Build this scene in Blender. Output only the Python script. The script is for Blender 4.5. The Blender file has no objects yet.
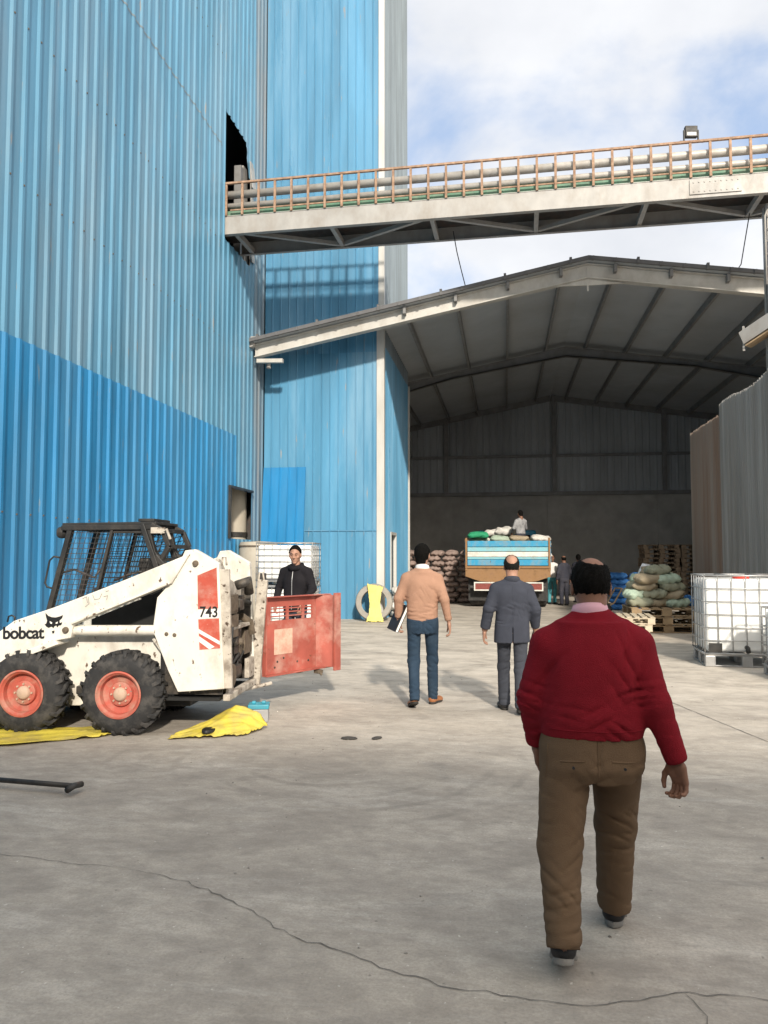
import bpy, bmesh, math, random
import numpy as np
from mathutils import Vector, Matrix
random.seed(7); np.random.seed(7)
SC = bpy.context.scene
COL = SC.collection
PI = math.pi
R = math.radians

# ------------------------------------------------------------------ helpers
class MB:
    """collects boxes, bars, tubes, prisms ... and links them as ONE mesh object"""
    def __init__(s): s.v = []; s.f = []
    def add(s, vs, fs, M=None):
        o = len(s.v)
        for p in vs:
            p = Vector(p)
            s.v.append(tuple(M @ p) if M is not None else tuple(p))
        s.f += [tuple(o+i for i in f) for f in fs]
        return s
    def box(s, c, d, rot=None):
        x, y, z = d[0]/2, d[1]/2, d[2]/2
        vs = [(-x,-y,-z),(x,-y,-z),(x,y,-z),(-x,y,-z),(-x,-y,z),(x,-y,z),(x,y,z),(-x,y,z)]
        fs = [(3,2,1,0),(4,5,6,7),(0,1,5,4),(1,2,6,5),(2,3,7,6),(3,0,4,7)]
        M = Matrix.Translation(c)
        if rot is not None:
            M = M @ (rot.to_4x4() if isinstance(rot, Matrix) else Matrix.Rotation(rot, 4, 'Z'))
        return s.add(vs, fs, M)
    def b(s, x0, x1, y0, y1, z0, z1):
        return s.box(((x0+x1)/2,(y0+y1)/2,(z0+z1)/2), (abs(x1-x0),abs(y1-y0),abs(z1-z0)))
    def bar(s, p, q, w, h, up=(0,0,1)):
        p, q = Vector(p), Vector(q); d = q-p; L = d.length
        x = d.normalized(); u = Vector(up)
        y = u.cross(x)
        if y.length < 1e-4: y = Vector((0,1,0)).cross(x)
        y.normalize(); z = x.cross(y)
        return s.box((p+q)/2, (L,w,h), Matrix((x,y,z)).transposed())
    def tube(s, pts, r, n=10, cap=True):
        pts = [Vector(p) for p in pts]; m = len(pts)
        rs = r if isinstance(r,(list,tuple)) else [r]*m
        vs = []; prev = None
        for i,p in enumerate(pts):
            t = (pts[min(i+1,m-1)]-pts[max(i-1,0)]).normalized()
            if prev is None:
                a = Vector((0,0,1)) if abs(t.z)<.9 else Vector((1,0,0))
                prev = (a - t*a.dot(t)).normalized()
            else:
                prev = (prev - t*prev.dot(t)).normalized()
            c = t.cross(prev)
            for k in range(n):
                an = 2*PI*k/n
                vs.append(p + (prev*math.cos(an)+c*math.sin(an))*rs[i])
        fs = [(i*n+k, i*n+(k+1)%n, (i+1)*n+(k+1)%n, (i+1)*n+k) for i in range(m-1) for k in range(n)]
        if cap: fs += [tuple(reversed(range(n))), tuple((m-1)*n+k for k in range(n))]
        return s.add(vs, fs)
    def prism(s, poly, d0, d1, plane='xz'):
        n = len(poly)
        def P(a,b,d): return (a,d,b) if plane=='xz' else ((a,b,d) if plane=='xy' else (d,a,b))
        vs = [P(a,b,d0) for a,b in poly]+[P(a,b,d1) for a,b in poly]
        ar = sum(poly[i][0]*poly[(i+1)%n][1]-poly[(i+1)%n][0]*poly[i][1] for i in range(n))
        fs = [tuple(range(n)), tuple(reversed(range(n,2*n)))]+[(i,i+n,(i+1)%n+n,(i+1)%n) for i in range(n)]
        flip = (ar < 0) != (d1 < d0)
        if plane != 'xz': flip = not flip
        if flip: fs = [tuple(reversed(f)) for f in fs]
        return s.add(vs, fs)
    def lathe(s, prof, c=(0,0,0), axis='z', n=32, close=False):
        vs = []; m = len(prof)
        for k in range(n):
            a = 2*PI*k/n; ca, sa = math.cos(a), math.sin(a)
            for r,h in prof:
                p = {'z':(r*ca,r*sa,h),'y':(r*ca,h,r*sa),'x':(h,r*ca,r*sa)}[axis]
                vs.append((p[0]+c[0],p[1]+c[1],p[2]+c[2]))
        fs = []
        for k in range(n):
            for i in range(m if close else m-1):
                j = (i+1)%m
                fs.append((k*m+i, ((k+1)%n)*m+i, ((k+1)%n)*m+j, k*m+j))
        return s.add(vs, fs)
    def build(s, name, mat, parent=None, smooth=False, bev=0, recalc=True):
        me = bpy.data.meshes.new(name)
        me.from_pydata(s.v, [], s.f)
        if recalc:
            bm = bmesh.new(); bm.from_mesh(me)
            bmesh.ops.recalc_face_normals(bm, faces=bm.faces[:]); bm.to_mesh(me); bm.free()
        return link(name, me, mat, parent, smooth, bev)

def build_each(m, name, mat, parent=None, smooth=False, bev=0):
    """one object for every separate piece collected in m"""
    n = len(m.v); root = list(range(n))
    def find(a):
        while root[a] != a: root[a] = root[root[a]]; a = root[a]
        return a
    for f in m.f:
        for i in f[1:]: root[find(i)] = find(f[0])
    groups = {}
    for f in m.f: groups.setdefault(find(f[0]), []).append(f)
    out = []
    for fs in groups.values():
        ids = sorted({i for f in fs for i in f}); k = {i:j for j,i in enumerate(ids)}
        out.append(MB().add([m.v[i] for i in ids], [tuple(k[i] for i in f) for f in fs]).build(name, mat, parent, smooth, bev))
    return out
def link(name, me, mat, parent=None, smooth=False, bev=0):
    o = bpy.data.objects.new(name, me); COL.objects.link(o)
    if mat: me.materials.append(mat)
    if parent: o.parent = parent
    if smooth == 'auto':
        me.polygons.foreach_set('use_smooth', [True]*len(me.polygons))
        try: me.set_sharp_from_angle(angle=R(38))
        except Exception: pass
    elif smooth: me.polygons.foreach_set('use_smooth', [True]*len(me.polygons))
    if bev:
        b = o.modifiers.new('bevel','BEVEL'); b.width = bev; b.segments = 2; b.limit_method = 'ANGLE'; b.angle_limit = R(40)
    return o
def empty(name, loc=(0,0,0), rz=0):
    o = bpy.data.objects.new(name, None); COL.objects.link(o); o.location = loc; o.rotation_euler = (0,0,rz)
    o.empty_display_size = .2; return o
def tag(o, label=None, cat=None, group=None, kind=None):
    if label: o['label'] = label
    if cat: o['category'] = cat
    if group: o['group'] = group
    if kind: o['kind'] = kind
    return o
def copy_tree(o, parent=None):
    c = o.copy(); COL.objects.link(c); c.parent = parent
    for ch in list(o.children): copy_tree(ch, c)
    return c

# ------------------------------------------------------------------ materials
def mat(name, base, rough=.6, metal=0., var=.15, vs=5., dirt=None, da=.0, ds=2., streak=1., bump=0., bs=40., spec=.4,
        chip=None, ca=.6, cs=18., dlo=.45, dhi=.7, fine=0., fs=200.):
    m = bpy.data.materials.new(name); m.use_nodes = True
    nt = m.node_tree; N = nt.nodes; Lk = nt.links.new
    p = N['Principled BSDF']
    p.inputs['Metallic'].default_value = metal
    p.inputs['Specular IOR Level'].default_value = spec
    tc = N.new('ShaderNodeTexCoord'); mp = N.new('ShaderNodeMapping'); mp.inputs['Scale'].default_value = (1,1,streak)
    Lk(tc.outputs['Object'], mp.inputs['Vector'])
    oi = N.new('ShaderNodeObjectInfo'); ad = N.new('ShaderNodeVectorMath'); ad.operation = 'ADD'
    sc = N.new('ShaderNodeVectorMath'); sc.operation = 'SCALE'; sc.inputs['Scale'].default_value = 37.
    Lk(oi.outputs['Random'], sc.inputs[0]); Lk(mp.outputs[0], ad.inputs[0]); Lk(sc.outputs[0], ad.inputs[1])
    V = ad.outputs[0]
    def noise(scale, det=5., rg=.6):
        n = N.new('ShaderNodeTexNoise'); n.inputs['Scale'].default_value = scale; n.inputs['Detail'].default_value = det
        n.inputs['Roughness'].default_value = rg; Lk(V, n.inputs['Vector']); return n.outputs['Fac']
    def mix(fac, a, b, mode='MIX'):
        x = N.new('ShaderNodeMix'); x.data_type = 'RGBA'; x.blend_type = mode
        if isinstance(fac,(int,float)): x.inputs['Factor'].default_value = fac
        else: Lk(fac, x.inputs['Factor'])
        for i,c in (('A',a),('B',b)):
            q = [s for s in x.inputs if s.name==i and s.type=='RGBA'][0]
            if isinstance(c,(tuple,list)): q.default_value = (*c[:3],1)
            else: Lk(c, q)
        return [s for s in x.outputs if s.type=='RGBA'][0]
    def ramp(fac, lo, hi, a=0., b=1.):
        r = N.new('ShaderNodeMapRange'); r.clamp = True
        for k,v in zip(('From Min','From Max','To Min','To Max'),(lo,hi,a,b)): r.inputs[k].default_value = v
        Lk(fac, r.inputs['Value']); return r.outputs[0]
    c0 = tuple(max(0,x*(1-var)) for x in base); c1 = tuple(min(1,x*(1+var)) for x in base)
    n1 = noise(vs)
    col = mix(ramp(n1,.3,.7), c0, c1)
    if dirt:
        col = mix(ramp(noise(ds,8.,.65), dlo, dhi, 0., da), col, dirt)
    if chip:
        col = mix(ramp(noise(cs,6.,.6), ca, ca+.05), col, chip)
    if fine:
        col = mix(ramp(noise(fs,2.),.3,.7,0,fine), col, (base[0]*.35,base[1]*.35,base[2]*.35))
    Lk(col, p.inputs['Base Color'])
    Lk(ramp(noise(vs*1.7),.3,.7,max(.05,rough-.1),min(1,rough+.1)), p.inputs['Roughness'])
    if bump:
        b = N.new('ShaderNodeBump'); b.inputs['Strength'].default_value = bump; b.inputs['Distance'].default_value = .01
        Lk(noise(bs,4.), b.inputs['Height']); Lk(b.outputs[0], p.inputs['Normal'])
    return m

RUST = (.16,.065,.03)
M = {}
M['wall_up']  = mat('pale_blue_sheet', (.094,.250,.380), .40, .0, .20, 2.2, (.27,.36,.42), .5, .9, .12, .22, 2.2, .5, (.24,.25,.25), .655, 9., dlo=.48, dhi=.74)
M['wall_low'] = mat('deep_blue_sheet', (.026,.195,.405), .36, .0, .20, 2.5, (.09,.24,.38), .5, 1.2, .15, .22, 2.2, .5, (.16,.22,.26), .66, 9.)
M['wall_front'] = mat('blue_sheet', (.085,.260,.42), .36, .0, .20, 1.6, (.30,.40,.46), .6, .8, .12, .22, 2.2, .5, (.27,.29,.30), .655, 9., dlo=.52, dhi=.78)
M['wall_tower'] = mat('weathered_blue_sheet', (.078,.245,.405), .36, .0, .22, 1.8, (.26,.32,.36), .5, .9, .10, .22, 2.2, .5, (.22,.23,.24), .65, 9., dlo=.5, dhi=.78)
M['wall_grey'] = mat('grey_blue_sheet', (.18,.22,.25), .5, .0, .2, 2., (.12,.14,.15), .4, 1.2, .15, .05, 9.)
M['wall_corner'] = mat('rust_streaked_blue_sheet', (.13,.24,.33), .5, 0, .25, 2.5, (.26,.22,.19), .7, 1.6, .10, .05, 9., dlo=.4, dhi=.66)
M['sheet_blue'] = mat('loose_blue_sheet', (.018,.20,.44), .4, .0, .10, 3., (.05,.2,.35), .3, 2., .2)
M['trim_white'] = mat('white_trim', (.54,.54,.52), .55, 0, .08, 3., (.30,.27,.22), .4, 2., .2)
M['steel_cream'] = mat('cream_painted_steel', (.36,.35,.335), .5, 0, .1, 3., (.22,.18,.14), .45, 2.5, .6, .1, 30.)
M['fascia'] = mat('pale_painted_steel', (.50,.485,.45), .5, 0, .1, 3., (.26,.22,.17), .4, 2.5, .6, .1, 30.)
M['steel_grey'] = mat('grey_painted_steel', (.20,.20,.20), .5, 0, .12, 3., (.10,.09,.08), .4, 2.5)
M['steel_dark'] = mat('dark_steel', (.06,.06,.06), .5, 0, .2, 4., RUST, .3, 5.)
M['roof_under'] = mat('roof_sheet', (.38,.41,.44), .5, 0, .1, 1.2, (.14,.13,.12), .4, .6)
M['roof_edge'] = mat('roof_edge_grey', (.12,.12,.125), .5, 0, .15, 3.)
M['back_sheet'] = mat('back_wall_sheet', (.38,.405,.43), .55, 0, .12, 1.5, (.12,.12,.12), .4, .8, .2)
M['block'] = mat('dusty_render', (.40,.39,.375), .9, 0, .15, 1.5, (.25,.24,.225), .5, .9, 1, .3, 12.)
M['rust_rail'] = mat('rusty_steel', (.34,.225,.155), .8, 0, .35, 8., (.16,.07,.035), .6, 9.)
M['pipe'] = mat('galvanised_pipe', (.46,.44,.41), .5, .1, .12, 3., (.28,.24,.20), .5, 4.)
M['green'] = mat('green_paint', (.10,.22,.15), .6, 0, .2, 4., (.3,.28,.22), .4, 5.)
M['black'] = mat('black_paint', (.022,.022,.022), .55, 0, .2, 6., (.12,.10,.08), .35, 5.)
M['dark_void'] = mat('dark_interior', (.02,.02,.02), .9)  # near-black colour holds the shade of hollow interiors
M['lamp_glass'] = mat('lamp_glass', (.55,.55,.55), .15, 0, .05)
M['galv'] = mat('galvanised_sheet', (.275,.268,.255), .6, .0, .30, 5., (.17,.15,.125), .6, 3., .04, .1, 20.)
M['galv_rust'] = mat('rusty_galvanised_sheet', (.27,.225,.19), .65, .0, .25, 5., (.19,.115,.075), .8, 2.5, .05, .1, 20.,dlo=.4,dhi=.62)
M['loader_white'] = mat('chipped_cream_paint', (.72,.69,.62), .45, 0, .07, 4., (.33,.28,.22), .75, 3.4, .6, .06, 40., .5, (.11,.065,.04), .625, 16., dlo=.48, dhi=.72)
M['loader_white_dirty'] = mat('dirty_cream_paint', (.55,.50,.43), .6, 0, .15, 6., (.14,.11,.085), .8, 6., 1, .1, 40., .3, (.07,.045,.03), .6, 16., dlo=.42, dhi=.62)
M['decal_red'] = mat('faded_red_vinyl', (.46,.085,.055), .45, 0, .1, 8., (.6,.5,.42), .3, 10., 1, 0, 40, .4, (.7,.66,.6), .66, 22.)
M['door_red'] = mat('faded_red_paint', (.36,.09,.066), .55, 0, .25, 3., (.50,.31,.25), .8, 3.2, 1, .06, 30., .4, (.16,.06,.035), .66, 16., dlo=.48, dhi=.7)
M['rim_red'] = mat('red_rim_paint', (.44,.10,.07), .55, 0, .14, 8., (.42,.33,.25), .6, 7., 1, .05, 40., .4, (.2,.15,.12), .66, 30.)
M['hub'] = mat('dusty_hub', (.50,.36,.27), .7, 0, .2, 20., (.3,.2,.14), .5, 20.)
M['tyre'] = mat('dusty_rubber', (.030,.030,.031), .85, 0, .2, 6., (.17,.155,.14), .42, 7., 1, .25, 50., .25)
M['engine'] = mat('oily_metal', (.045,.041,.037), .55, .2, .5, 12., (.16,.13,.10), .6, 14., 1, .3, 60.)
M['engine_tan'] = mat('dusty_metal', (.14,.11,.08), .7, .1, .35, 14., (.08,.06,.04), .6, 12.)
M['rubber'] = mat('black_rubber', (.02,.02,.02), .6, 0, .2, 10., (.1,.09,.08), .4, 10.)
M['yellow_tarp'] = mat('yellow_plastic_sheet', (.62,.50,.07), .45, 0, .14, 4., (.36,.29,.12), .75, 5., 1, .25, 60., .4)
M['yellow_pale'] = mat('pale_yellow_plastic', (.75,.66,.18), .55, 0, .08, 5., (.5,.42,.2), .4, 6., 1, .2, 50.)
M['hdpe'] = mat('white_plastic_tank', (.83,.84,.83), .35, 0, .03, 2., (.60,.60,.57), .5, 1.4, 1, 0, 40, .5)
M['hdpe_grey'] = mat('part_filled_plastic_tank', (.80,.81,.81), .4, 0, .05, 2.)
M['cage'] = mat('galvanised_tube', (.42,.42,.42), .4, .5, .1, 5., (.25,.24,.22), .4, 8.)
M['red_cap'] = mat('red_plastic', (.55,.05,.03), .45, 0, .1)
M['wood'] = mat('weathered_wood', (.36,.26,.16), .85, 0, .25, 5., (.17,.12,.075), .5, 4., 1, .2, 60., .2)
M['wood_pale'] = mat('pale_wood', (.60,.52,.40), .8, 0, .15, 5., (.34,.27,.19), .4, 4., 1, .2, 60., .2)
M['wood_dark'] = mat('old_dark_wood', (.27,.20,.14), .9, 0, .25, 5., (.09,.07,.05), .5, 4., 1, .2, 60., .2)
def sackmat(n, c, d): return mat(n, c, .75, 0, .14, 3., d, .5, 4., 1, .35, 120., .3, fine=.25, fs=160.)
M['sack_brown'] = sackmat('mauve_woven_plastic', (.33,.25,.22), (.2,.15,.13))
M['sack_green'] = sackmat('grey_green_woven_plastic', (.30,.31,.23), (.20,.19,.14))
M['sack_tan'] = sackmat('tan_woven_plastic', (.36,.30,.21), (.22,.18,.13))
M['sack_mint'] = sackmat('pale_mint_woven_plastic', (.40,.50,.40), (.3,.32,.26))
M['sack_blue'] = sackmat('blue_woven_plastic', (.04,.16,.42), (.03,.09,.25))
M['sack_white'] = sackmat('white_woven_plastic', (.68,.66,.62), (.42,.38,.33))
M['sack_brightgreen'] = sackmat('bright_green_plastic', (.03,.30,.15), (.02,.3,.12))
M['concrete_ring'] = mat('grey_concrete', (.30,.285,.26), .9, 0, .12, 6., (.25,.23,.2), .5, 5., 1, .4, 30.)
M['truck_blue'] = mat('truck_blue_paint', (.03,.30,.52), .45, 0, .12, 4., (.26,.25,.21), .7, 4., .5, 0, 40, .4, (.12,.07,.04), .63, 14.)
M['truck_pale'] = mat('truck_pale_blue_paint', (.22,.50,.58), .5, 0, .12, 4., (.27,.25,.2), .7, 4.)
M['truck_white'] = mat('truck_white_paint', (.68,.68,.64), .5, 0, .1, 4., (.36,.3,.24), .5, 5., 1, 0, 40, .4, (.12,.07,.04), .66, 14.)
M['truck_rust'] = mat('rusty_underrun', (.30,.17,.08), .8, 0, .35, 5., (.10,.06,.04), .6, 5.)
M['lamp_red'] = mat('red_lens', (.22,.06,.05), .35, 0, .2, 20.)
M['beige_drum'] = mat('beige_paint', (.44,.40,.33), .6, 0, .1, 3., (.25,.2,.15), .5, 3.)
M['skin_dark'] = mat('brown_skin', (.20,.10,.065), .55, 0, .12, 14., bump=.06, bs=120., spec=.35)
M['skin'] = mat('tan_skin', (.36,.20,.14), .55, 0, .12, 14., bump=.05, bs=120., spec=.35)
M['skin_lips'] = M['skin']
M['hair'] = mat('black_hair', (.006,.0055,.005), .8, 0, .5, 60., bump=1., bs=220., spec=.08)
M['hair_grey'] = mat('dark_grey_hair', (.016,.015,.014), .8, 0, .5, 60., bump=1., bs=220., spec=.1)
def cloth(n, c, d=None, b=.35, bs=260., var=.1, fine=.15, rough=.95, da=.35):
    return mat(n, c, rough, 0, var, 7., d, da if d else 0, 5., 1, b, bs, .12, fine=fine, fs=420.)
M['red_knit'] = cloth('red_knit', (.27,.015,.026), (.20,.011,.02), .9, 300.)
M['tan_knit'] = cloth('tan_knit', (.40,.235,.165), (.33,.19,.13), .5, 300.)
M['khaki'] = cloth('brown_chino_cloth', (.150,.098,.060), (.105,.068,.042), .4, 240.)
M['denim'] = cloth('blue_denim', (.026,.046,.075), (.055,.085,.125), .3, 300., da=.6)
M['suit'] = cloth('slate_wool', (.050,.055,.073), (.04,.045,.06), .3, 320.)
M['suit_trouser'] = cloth('grey_wool', (.055,.06,.075), None, .3, 320.)
M['black_cloth'] = cloth('black_fleece', (.016,.015,.018), (.03,.028,.03), .4, 200.)
M['dark_cloth'] = cloth('dark_work_cloth', (.05,.052,.07), (.08,.07,.065), .4, 200.)
M['vest'] = cloth('grey_white_shirt', (.34,.34,.35), (.06,.06,.07), .3, 200., .06, 0, da=.8)
M['white_cloth'] = cloth('white_shirt', (.68,.67,.66), None, .3, 200., .06, 0)
M['pink_cloth'] = cloth('pink_collar', (.62,.36,.42), None, .2, 200., .06, 0)
M['teal_cloth'] = cloth('teal_cloth', (.10,.36,.42), None, .3, 200.)
M['shoe_black'] = mat('black_shoe', (.012,.012,.014), .5, 0, .2, 20., (.08,.075,.07), .3, 14.)
M['shoe_tan'] = mat('tan_leather', (.32,.13,.055), .5, 0, .15, 14., (.2,.09,.04), .4, 14.)
M['sole_grey'] = mat('grey_sole', (.20,.19,.175), .8, 0, .15, 20.)
M['sole_dark'] = mat('dark_sole', (.03,.028,.025), .8, 0, .15, 20.)
M['eye'] = mat('dark_eye', (.03,.02,.015), .2)
M['paper'] = mat('paper_edge', (.78,.77,.74), .8, 0, .05)
M['book'] = mat('black_cover', (.02,.02,.022), .45, 0, .15)
M['blue_lid'] = mat('blue_plastic', (.04,.30,.40), .5, 0, .15, 8., (.2,.2,.2), .3, 9.)
M['grey_plastic'] = mat('grey_plastic', (.34,.34,.34), .6, 0, .1, 8., (.2,.18,.15), .4, 9.)
M['stone'] = mat('dark_stone', (.06,.055,.05), .9, 0, .3, 20.)
M['ink'] = mat('black_ink', (.015,.015,.016), .5, 0, .1)
M['pencil'] = mat('grey_marker', (.26,.25,.23), .7, 0, .2, 30.)
M['white_vinyl'] = mat('white_vinyl', (.76,.74,.69), .45, 0, .05)
M['crack'] = mat('crack_dirt', (.13,.118,.105), .95, 0, .3, 8.)
M['joint'] = mat('joint_filler', (.15,.14,.13), .95, 0, .3, 4.)
M['sheet_plastic'] = mat('clear_white_plastic', (.72,.74,.78), .3, 0, .06, 6., (.5,.52,.56), .4, 9.)

# ------------------------------------------------------------------ signed distance modelling for soft things (people)
def grid(lo, hi, h):
    n = [int(math.ceil((hi[i]-lo[i])/h))+1 for i in range(3)]
    ax = [np.float32(lo[i])+np.arange(n[i],dtype=np.float32)*np.float32(h) for i in range(3)]
    return ax[0][:,None,None], ax[1][None,:,None], ax[2][None,None,:], n
def smin(a, b, k):
    h = np.clip(.5+.5*(b-a)/k, 0, 1); return b*(1-h)+a*h-k*h*(1-h)
def ell(G, c, r):
    X,Y,Z = G
    q = np.sqrt(((X-c[0])/r[0])**2+((Y-c[1])/r[1])**2+((Z-c[2])/r[2])**2)
    return (q-1)*min(r)
def cap(G, a, b, r0, r1, sc=(1,1,1)):
    X,Y,Z = G
    ab = [b[i]-a[i] for i in range(3)]; L2 = sum(x*x for x in ab)+1e-12
    px,py,pz = X-a[0],Y-a[1],Z-a[2]
    t = np.clip((px*ab[0]+py*ab[1]+pz*ab[2])/L2, 0, 1)
    return np.sqrt(((px-t*ab[0])/sc[0])**2+((py-t*ab[1])/sc[1])**2+((pz-t*ab[2])/sc[2])**2)-(r0+(r1-r0)*t)
def rbox(G, c, hf, r):
    X,Y,Z = G
    qx,qy,qz = np.abs(X-c[0])-hf[0]+r, np.abs(Y-c[1])-hf[1]+r, np.abs(Z-c[2])-hf[2]+r
    o = np.sqrt(np.maximum(qx,0)**2+np.maximum(qy,0)**2+np.maximum(qz,0)**2)
    return o+np.minimum(np.maximum(qx,np.maximum(qy,qz)),0)-r
def stack(G, rows, e=2.3):
    """elliptical cross sections by height: rows of (z, rx, ry, cx, cy)"""
    X,Y,Z = G
    a = np.array(sorted(rows), dtype=np.float64); zz = Z.ravel().astype(np.float64)
    zs = np.linspace(a[0,0], a[-1,0], 120)
    def sm(col):
        v = np.interp(zs, a[:,0], a[:,col]); k = np.ones(13)/13
        return np.interp(zz, zs, np.convolve(np.pad(v,6,'edge'),k,'valid')).astype(np.float32)[None,None,:]
    rx,ry,cx,cy = sm(1),sm(2),sm(3),sm(4)
    q = (np.abs((X-cx)/rx)**e+np.abs((Y-cy)/ry)**e)**(1/e)
    d = (q-1)*np.minimum(rx,ry)
    return np.maximum(d, np.maximum(Z-a[-1,0], a[0,0]-Z))
def broad(G, seed, amp):
    """soft uneven hang of cloth"""
    X,Y,Z = G; r = random.Random(seed*7+1); out = 0
    for i in range(4):
        k = [r.uniform(-13,13) for _ in range(3)]
        out = out+np.sin(X*k[0]+Y*k[1]+Z*k[2]*.8+r.uniform(0,6))
    return out*amp*.4
def crease(G, seed, c, u, rad, k, amp):
    """a set of sharp folds around c, running across direction u"""
    X,Y,Z = G; r = random.Random(seed*31+5)
    w = np.exp(-((X-c[0])/rad[0])**2-((Y-c[1])/rad[1])**2-((Z-c[2])/rad[2])**2)
    a,b = r.uniform(8,17),r.uniform(8,17)
    t = (X-c[0])*u[0]+(Y-c[1])*u[1]+(Z-c[2])*u[2]
    s = np.sin(k*t*(1+.25*np.sin(X*b+r.uniform(0,6)))+1.1*np.sin(X*a+Y*b+r.uniform(0,6))+r.uniform(0,6))
    m = .55+.45*np.sin(X*b*1.7-Z*a+r.uniform(0,6))
    return amp*w*m*((1-np.abs(s))**2-.30)*1.6
def nets(F, lo, h):
    """surface nets: one quad per crossed grid edge -> smooth closed surface"""
    n = F.shape; I = F < 0
    cs = [(i,j,k) for i in (0,1) for j in (0,1) for k in (0,1)]
    def sl(A,c): return A[c[0]:n[0]-1+c[0], c[1]:n[1]-1+c[1], c[2]:n[2]-1+c[2]]
    cnt = sum(sl(I,c).astype(np.int8) for c in cs)
    act = (cnt>0)&(cnt<8); idx = np.argwhere(act)
    acc = np.zeros((len(idx),3)); m = np.zeros(len(idx))
    vals = {c: F[idx[:,0]+c[0], idx[:,1]+c[1], idx[:,2]+c[2]].astype(np.float64) for c in cs}
    for c in cs:
        for ax in range(3):
            if c[ax]==0:
                d = list(c); d[ax] = 1; d = tuple(d); a,b = vals[c],vals[d]
                x = (a<0)!=(b<0); t = np.where(x, a/np.where(x,a-b,1), 0)
                p = np.tile(np.array(c,float),(len(idx),1)); p[:,ax] += t
                acc += p*x[:,None]; m += x
    V = (idx+acc/np.maximum(m,1)[:,None])*h+np.array(lo)
    ID = -np.ones(act.shape, np.int64); ID[tuple(idx.T)] = np.arange(len(idx))
    Q = []
    for ax in range(3):
        u,v = (ax+1)%3,(ax+2)%3
        s0 = [slice(None)]*3; s1 = [slice(None)]*3
        s0[ax] = slice(0,n[ax]-1); s1[ax] = slice(1,n[ax])
        for w in (u,v): s0[w] = slice(1,n[w]-1); s1[w] = slice(1,n[w]-1)
        A,B = I[tuple(s0)],I[tuple(s1)]
        for sgn,mask in ((1,A&~B),(-1,~A&B)):
            e = np.argwhere(mask)
            if not len(e): continue
            e[:,u] += 1; e[:,v] += 1
            def g(du,dv):
                q = e.copy(); q[:,u] -= du; q[:,v] -= dv; return ID[tuple(q.T)]
            q = np.stack([g(1,1),g(0,1),g(0,0),g(1,0)],1)
            Q.append(q if sgn>0 else q[:,::-1])
    return V, np.concatenate(Q)
def sdf(fn, lo, hi, h):
    X,Y,Z,n = grid(lo,hi,h)
    F = np.broadcast_to(fn((X,Y,Z)), n).astype(np.float32)
    return nets(F, lo, h)
def np_mesh(name, parts, m, parent=None, smooth=True):
    vs = []; fs = []; o = 0
    for V,Q in parts:
        vs.append(V); fs.append(Q+o); o += len(V)
    V = np.concatenate(vs); Q = np.concatenate(fs)
    me = bpy.data.meshes.new(name)
    me.vertices.add(len(V)); me.vertices.foreach_set('co', V.astype(np.float32).ravel())
    me.loops.add(Q.size); me.loops.foreach_set('vertex_index', Q.astype(np.int32).ravel())
    me.polygons.add(len(Q)); me.polygons.foreach_set('loop_start', np.arange(0,Q.size,4,dtype=np.int32))
    me.update(); me.validate()
    return link(name, me, m, parent, smooth)
# ------------------------------------------------------------------ camera, sky, sun
cd = bpy.data.cameras.new('camera'); cam = bpy.data.objects.new('camera', cd); COL.objects.link(cam)
cd.sensor_fit = 'VERTICAL'; cd.sensor_height = 36; cd.lens = 27.0; cd.clip_end = 2000; cd.clip_start = .05
PIT, YAW = R(3.279), R(8.939)
cam.location = (0,0,1.68); cam.rotation_euler = (PI/2+PIT, 0, YAW)
SC.camera = cam
SUN_EL = R(28); SDIR = Vector((-.31*math.cos(SUN_EL), .951*math.cos(SUN_EL), -math.sin(SUN_EL)))
sl = bpy.data.lights.new('sun','SUN'); sl.energy = 2.6; sl.angle = R(3.0); sl.color = (1,.91,.78)
so = bpy.data.objects.new('sun', sl); COL.objects.link(so); so.rotation_euler = SDIR.to_track_quat('-Z','Y').to_euler(); so.location = (10,-30,30)
W = bpy.data.worlds.new('World'); SC.world = W; W.use_nodes = True
nt = W.node_tree; N = nt.nodes; Lk = nt.links.new
bg = N['Background']; bg.inputs['Strength'].default_value = .15
sky = N.new('ShaderNodeTexSky'); sky.sky_type = 'NISHITA'; sky.sun_disc = False; sky.sun_elevation = SUN_EL; sky.sun_rotation = math.atan2(.31,-.951)
sky.air_density = 1.0; sky.dust_density = 1.6; sky.ozone_density = 1.2
tc = N.new('ShaderNodeTexCoord'); mp = N.new('ShaderNodeMapping'); mp.inputs['Scale'].default_value = (1,1,1.5); mp.inputs['Location'].default_value = (.35,.1,.12)
Lk(tc.outputs['Generated'], mp.inputs['Vector'])
n1 = N.new('ShaderNodeTexNoise'); n1.inputs['Scale'].default_value = 3.1; n1.inputs['Detail'].default_value = 9; n1.inputs['Roughness'].default_value = .52; n1.inputs['Distortion'].default_value = .25
Lk(mp.outputs[0], n1.inputs['Vector'])
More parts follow.
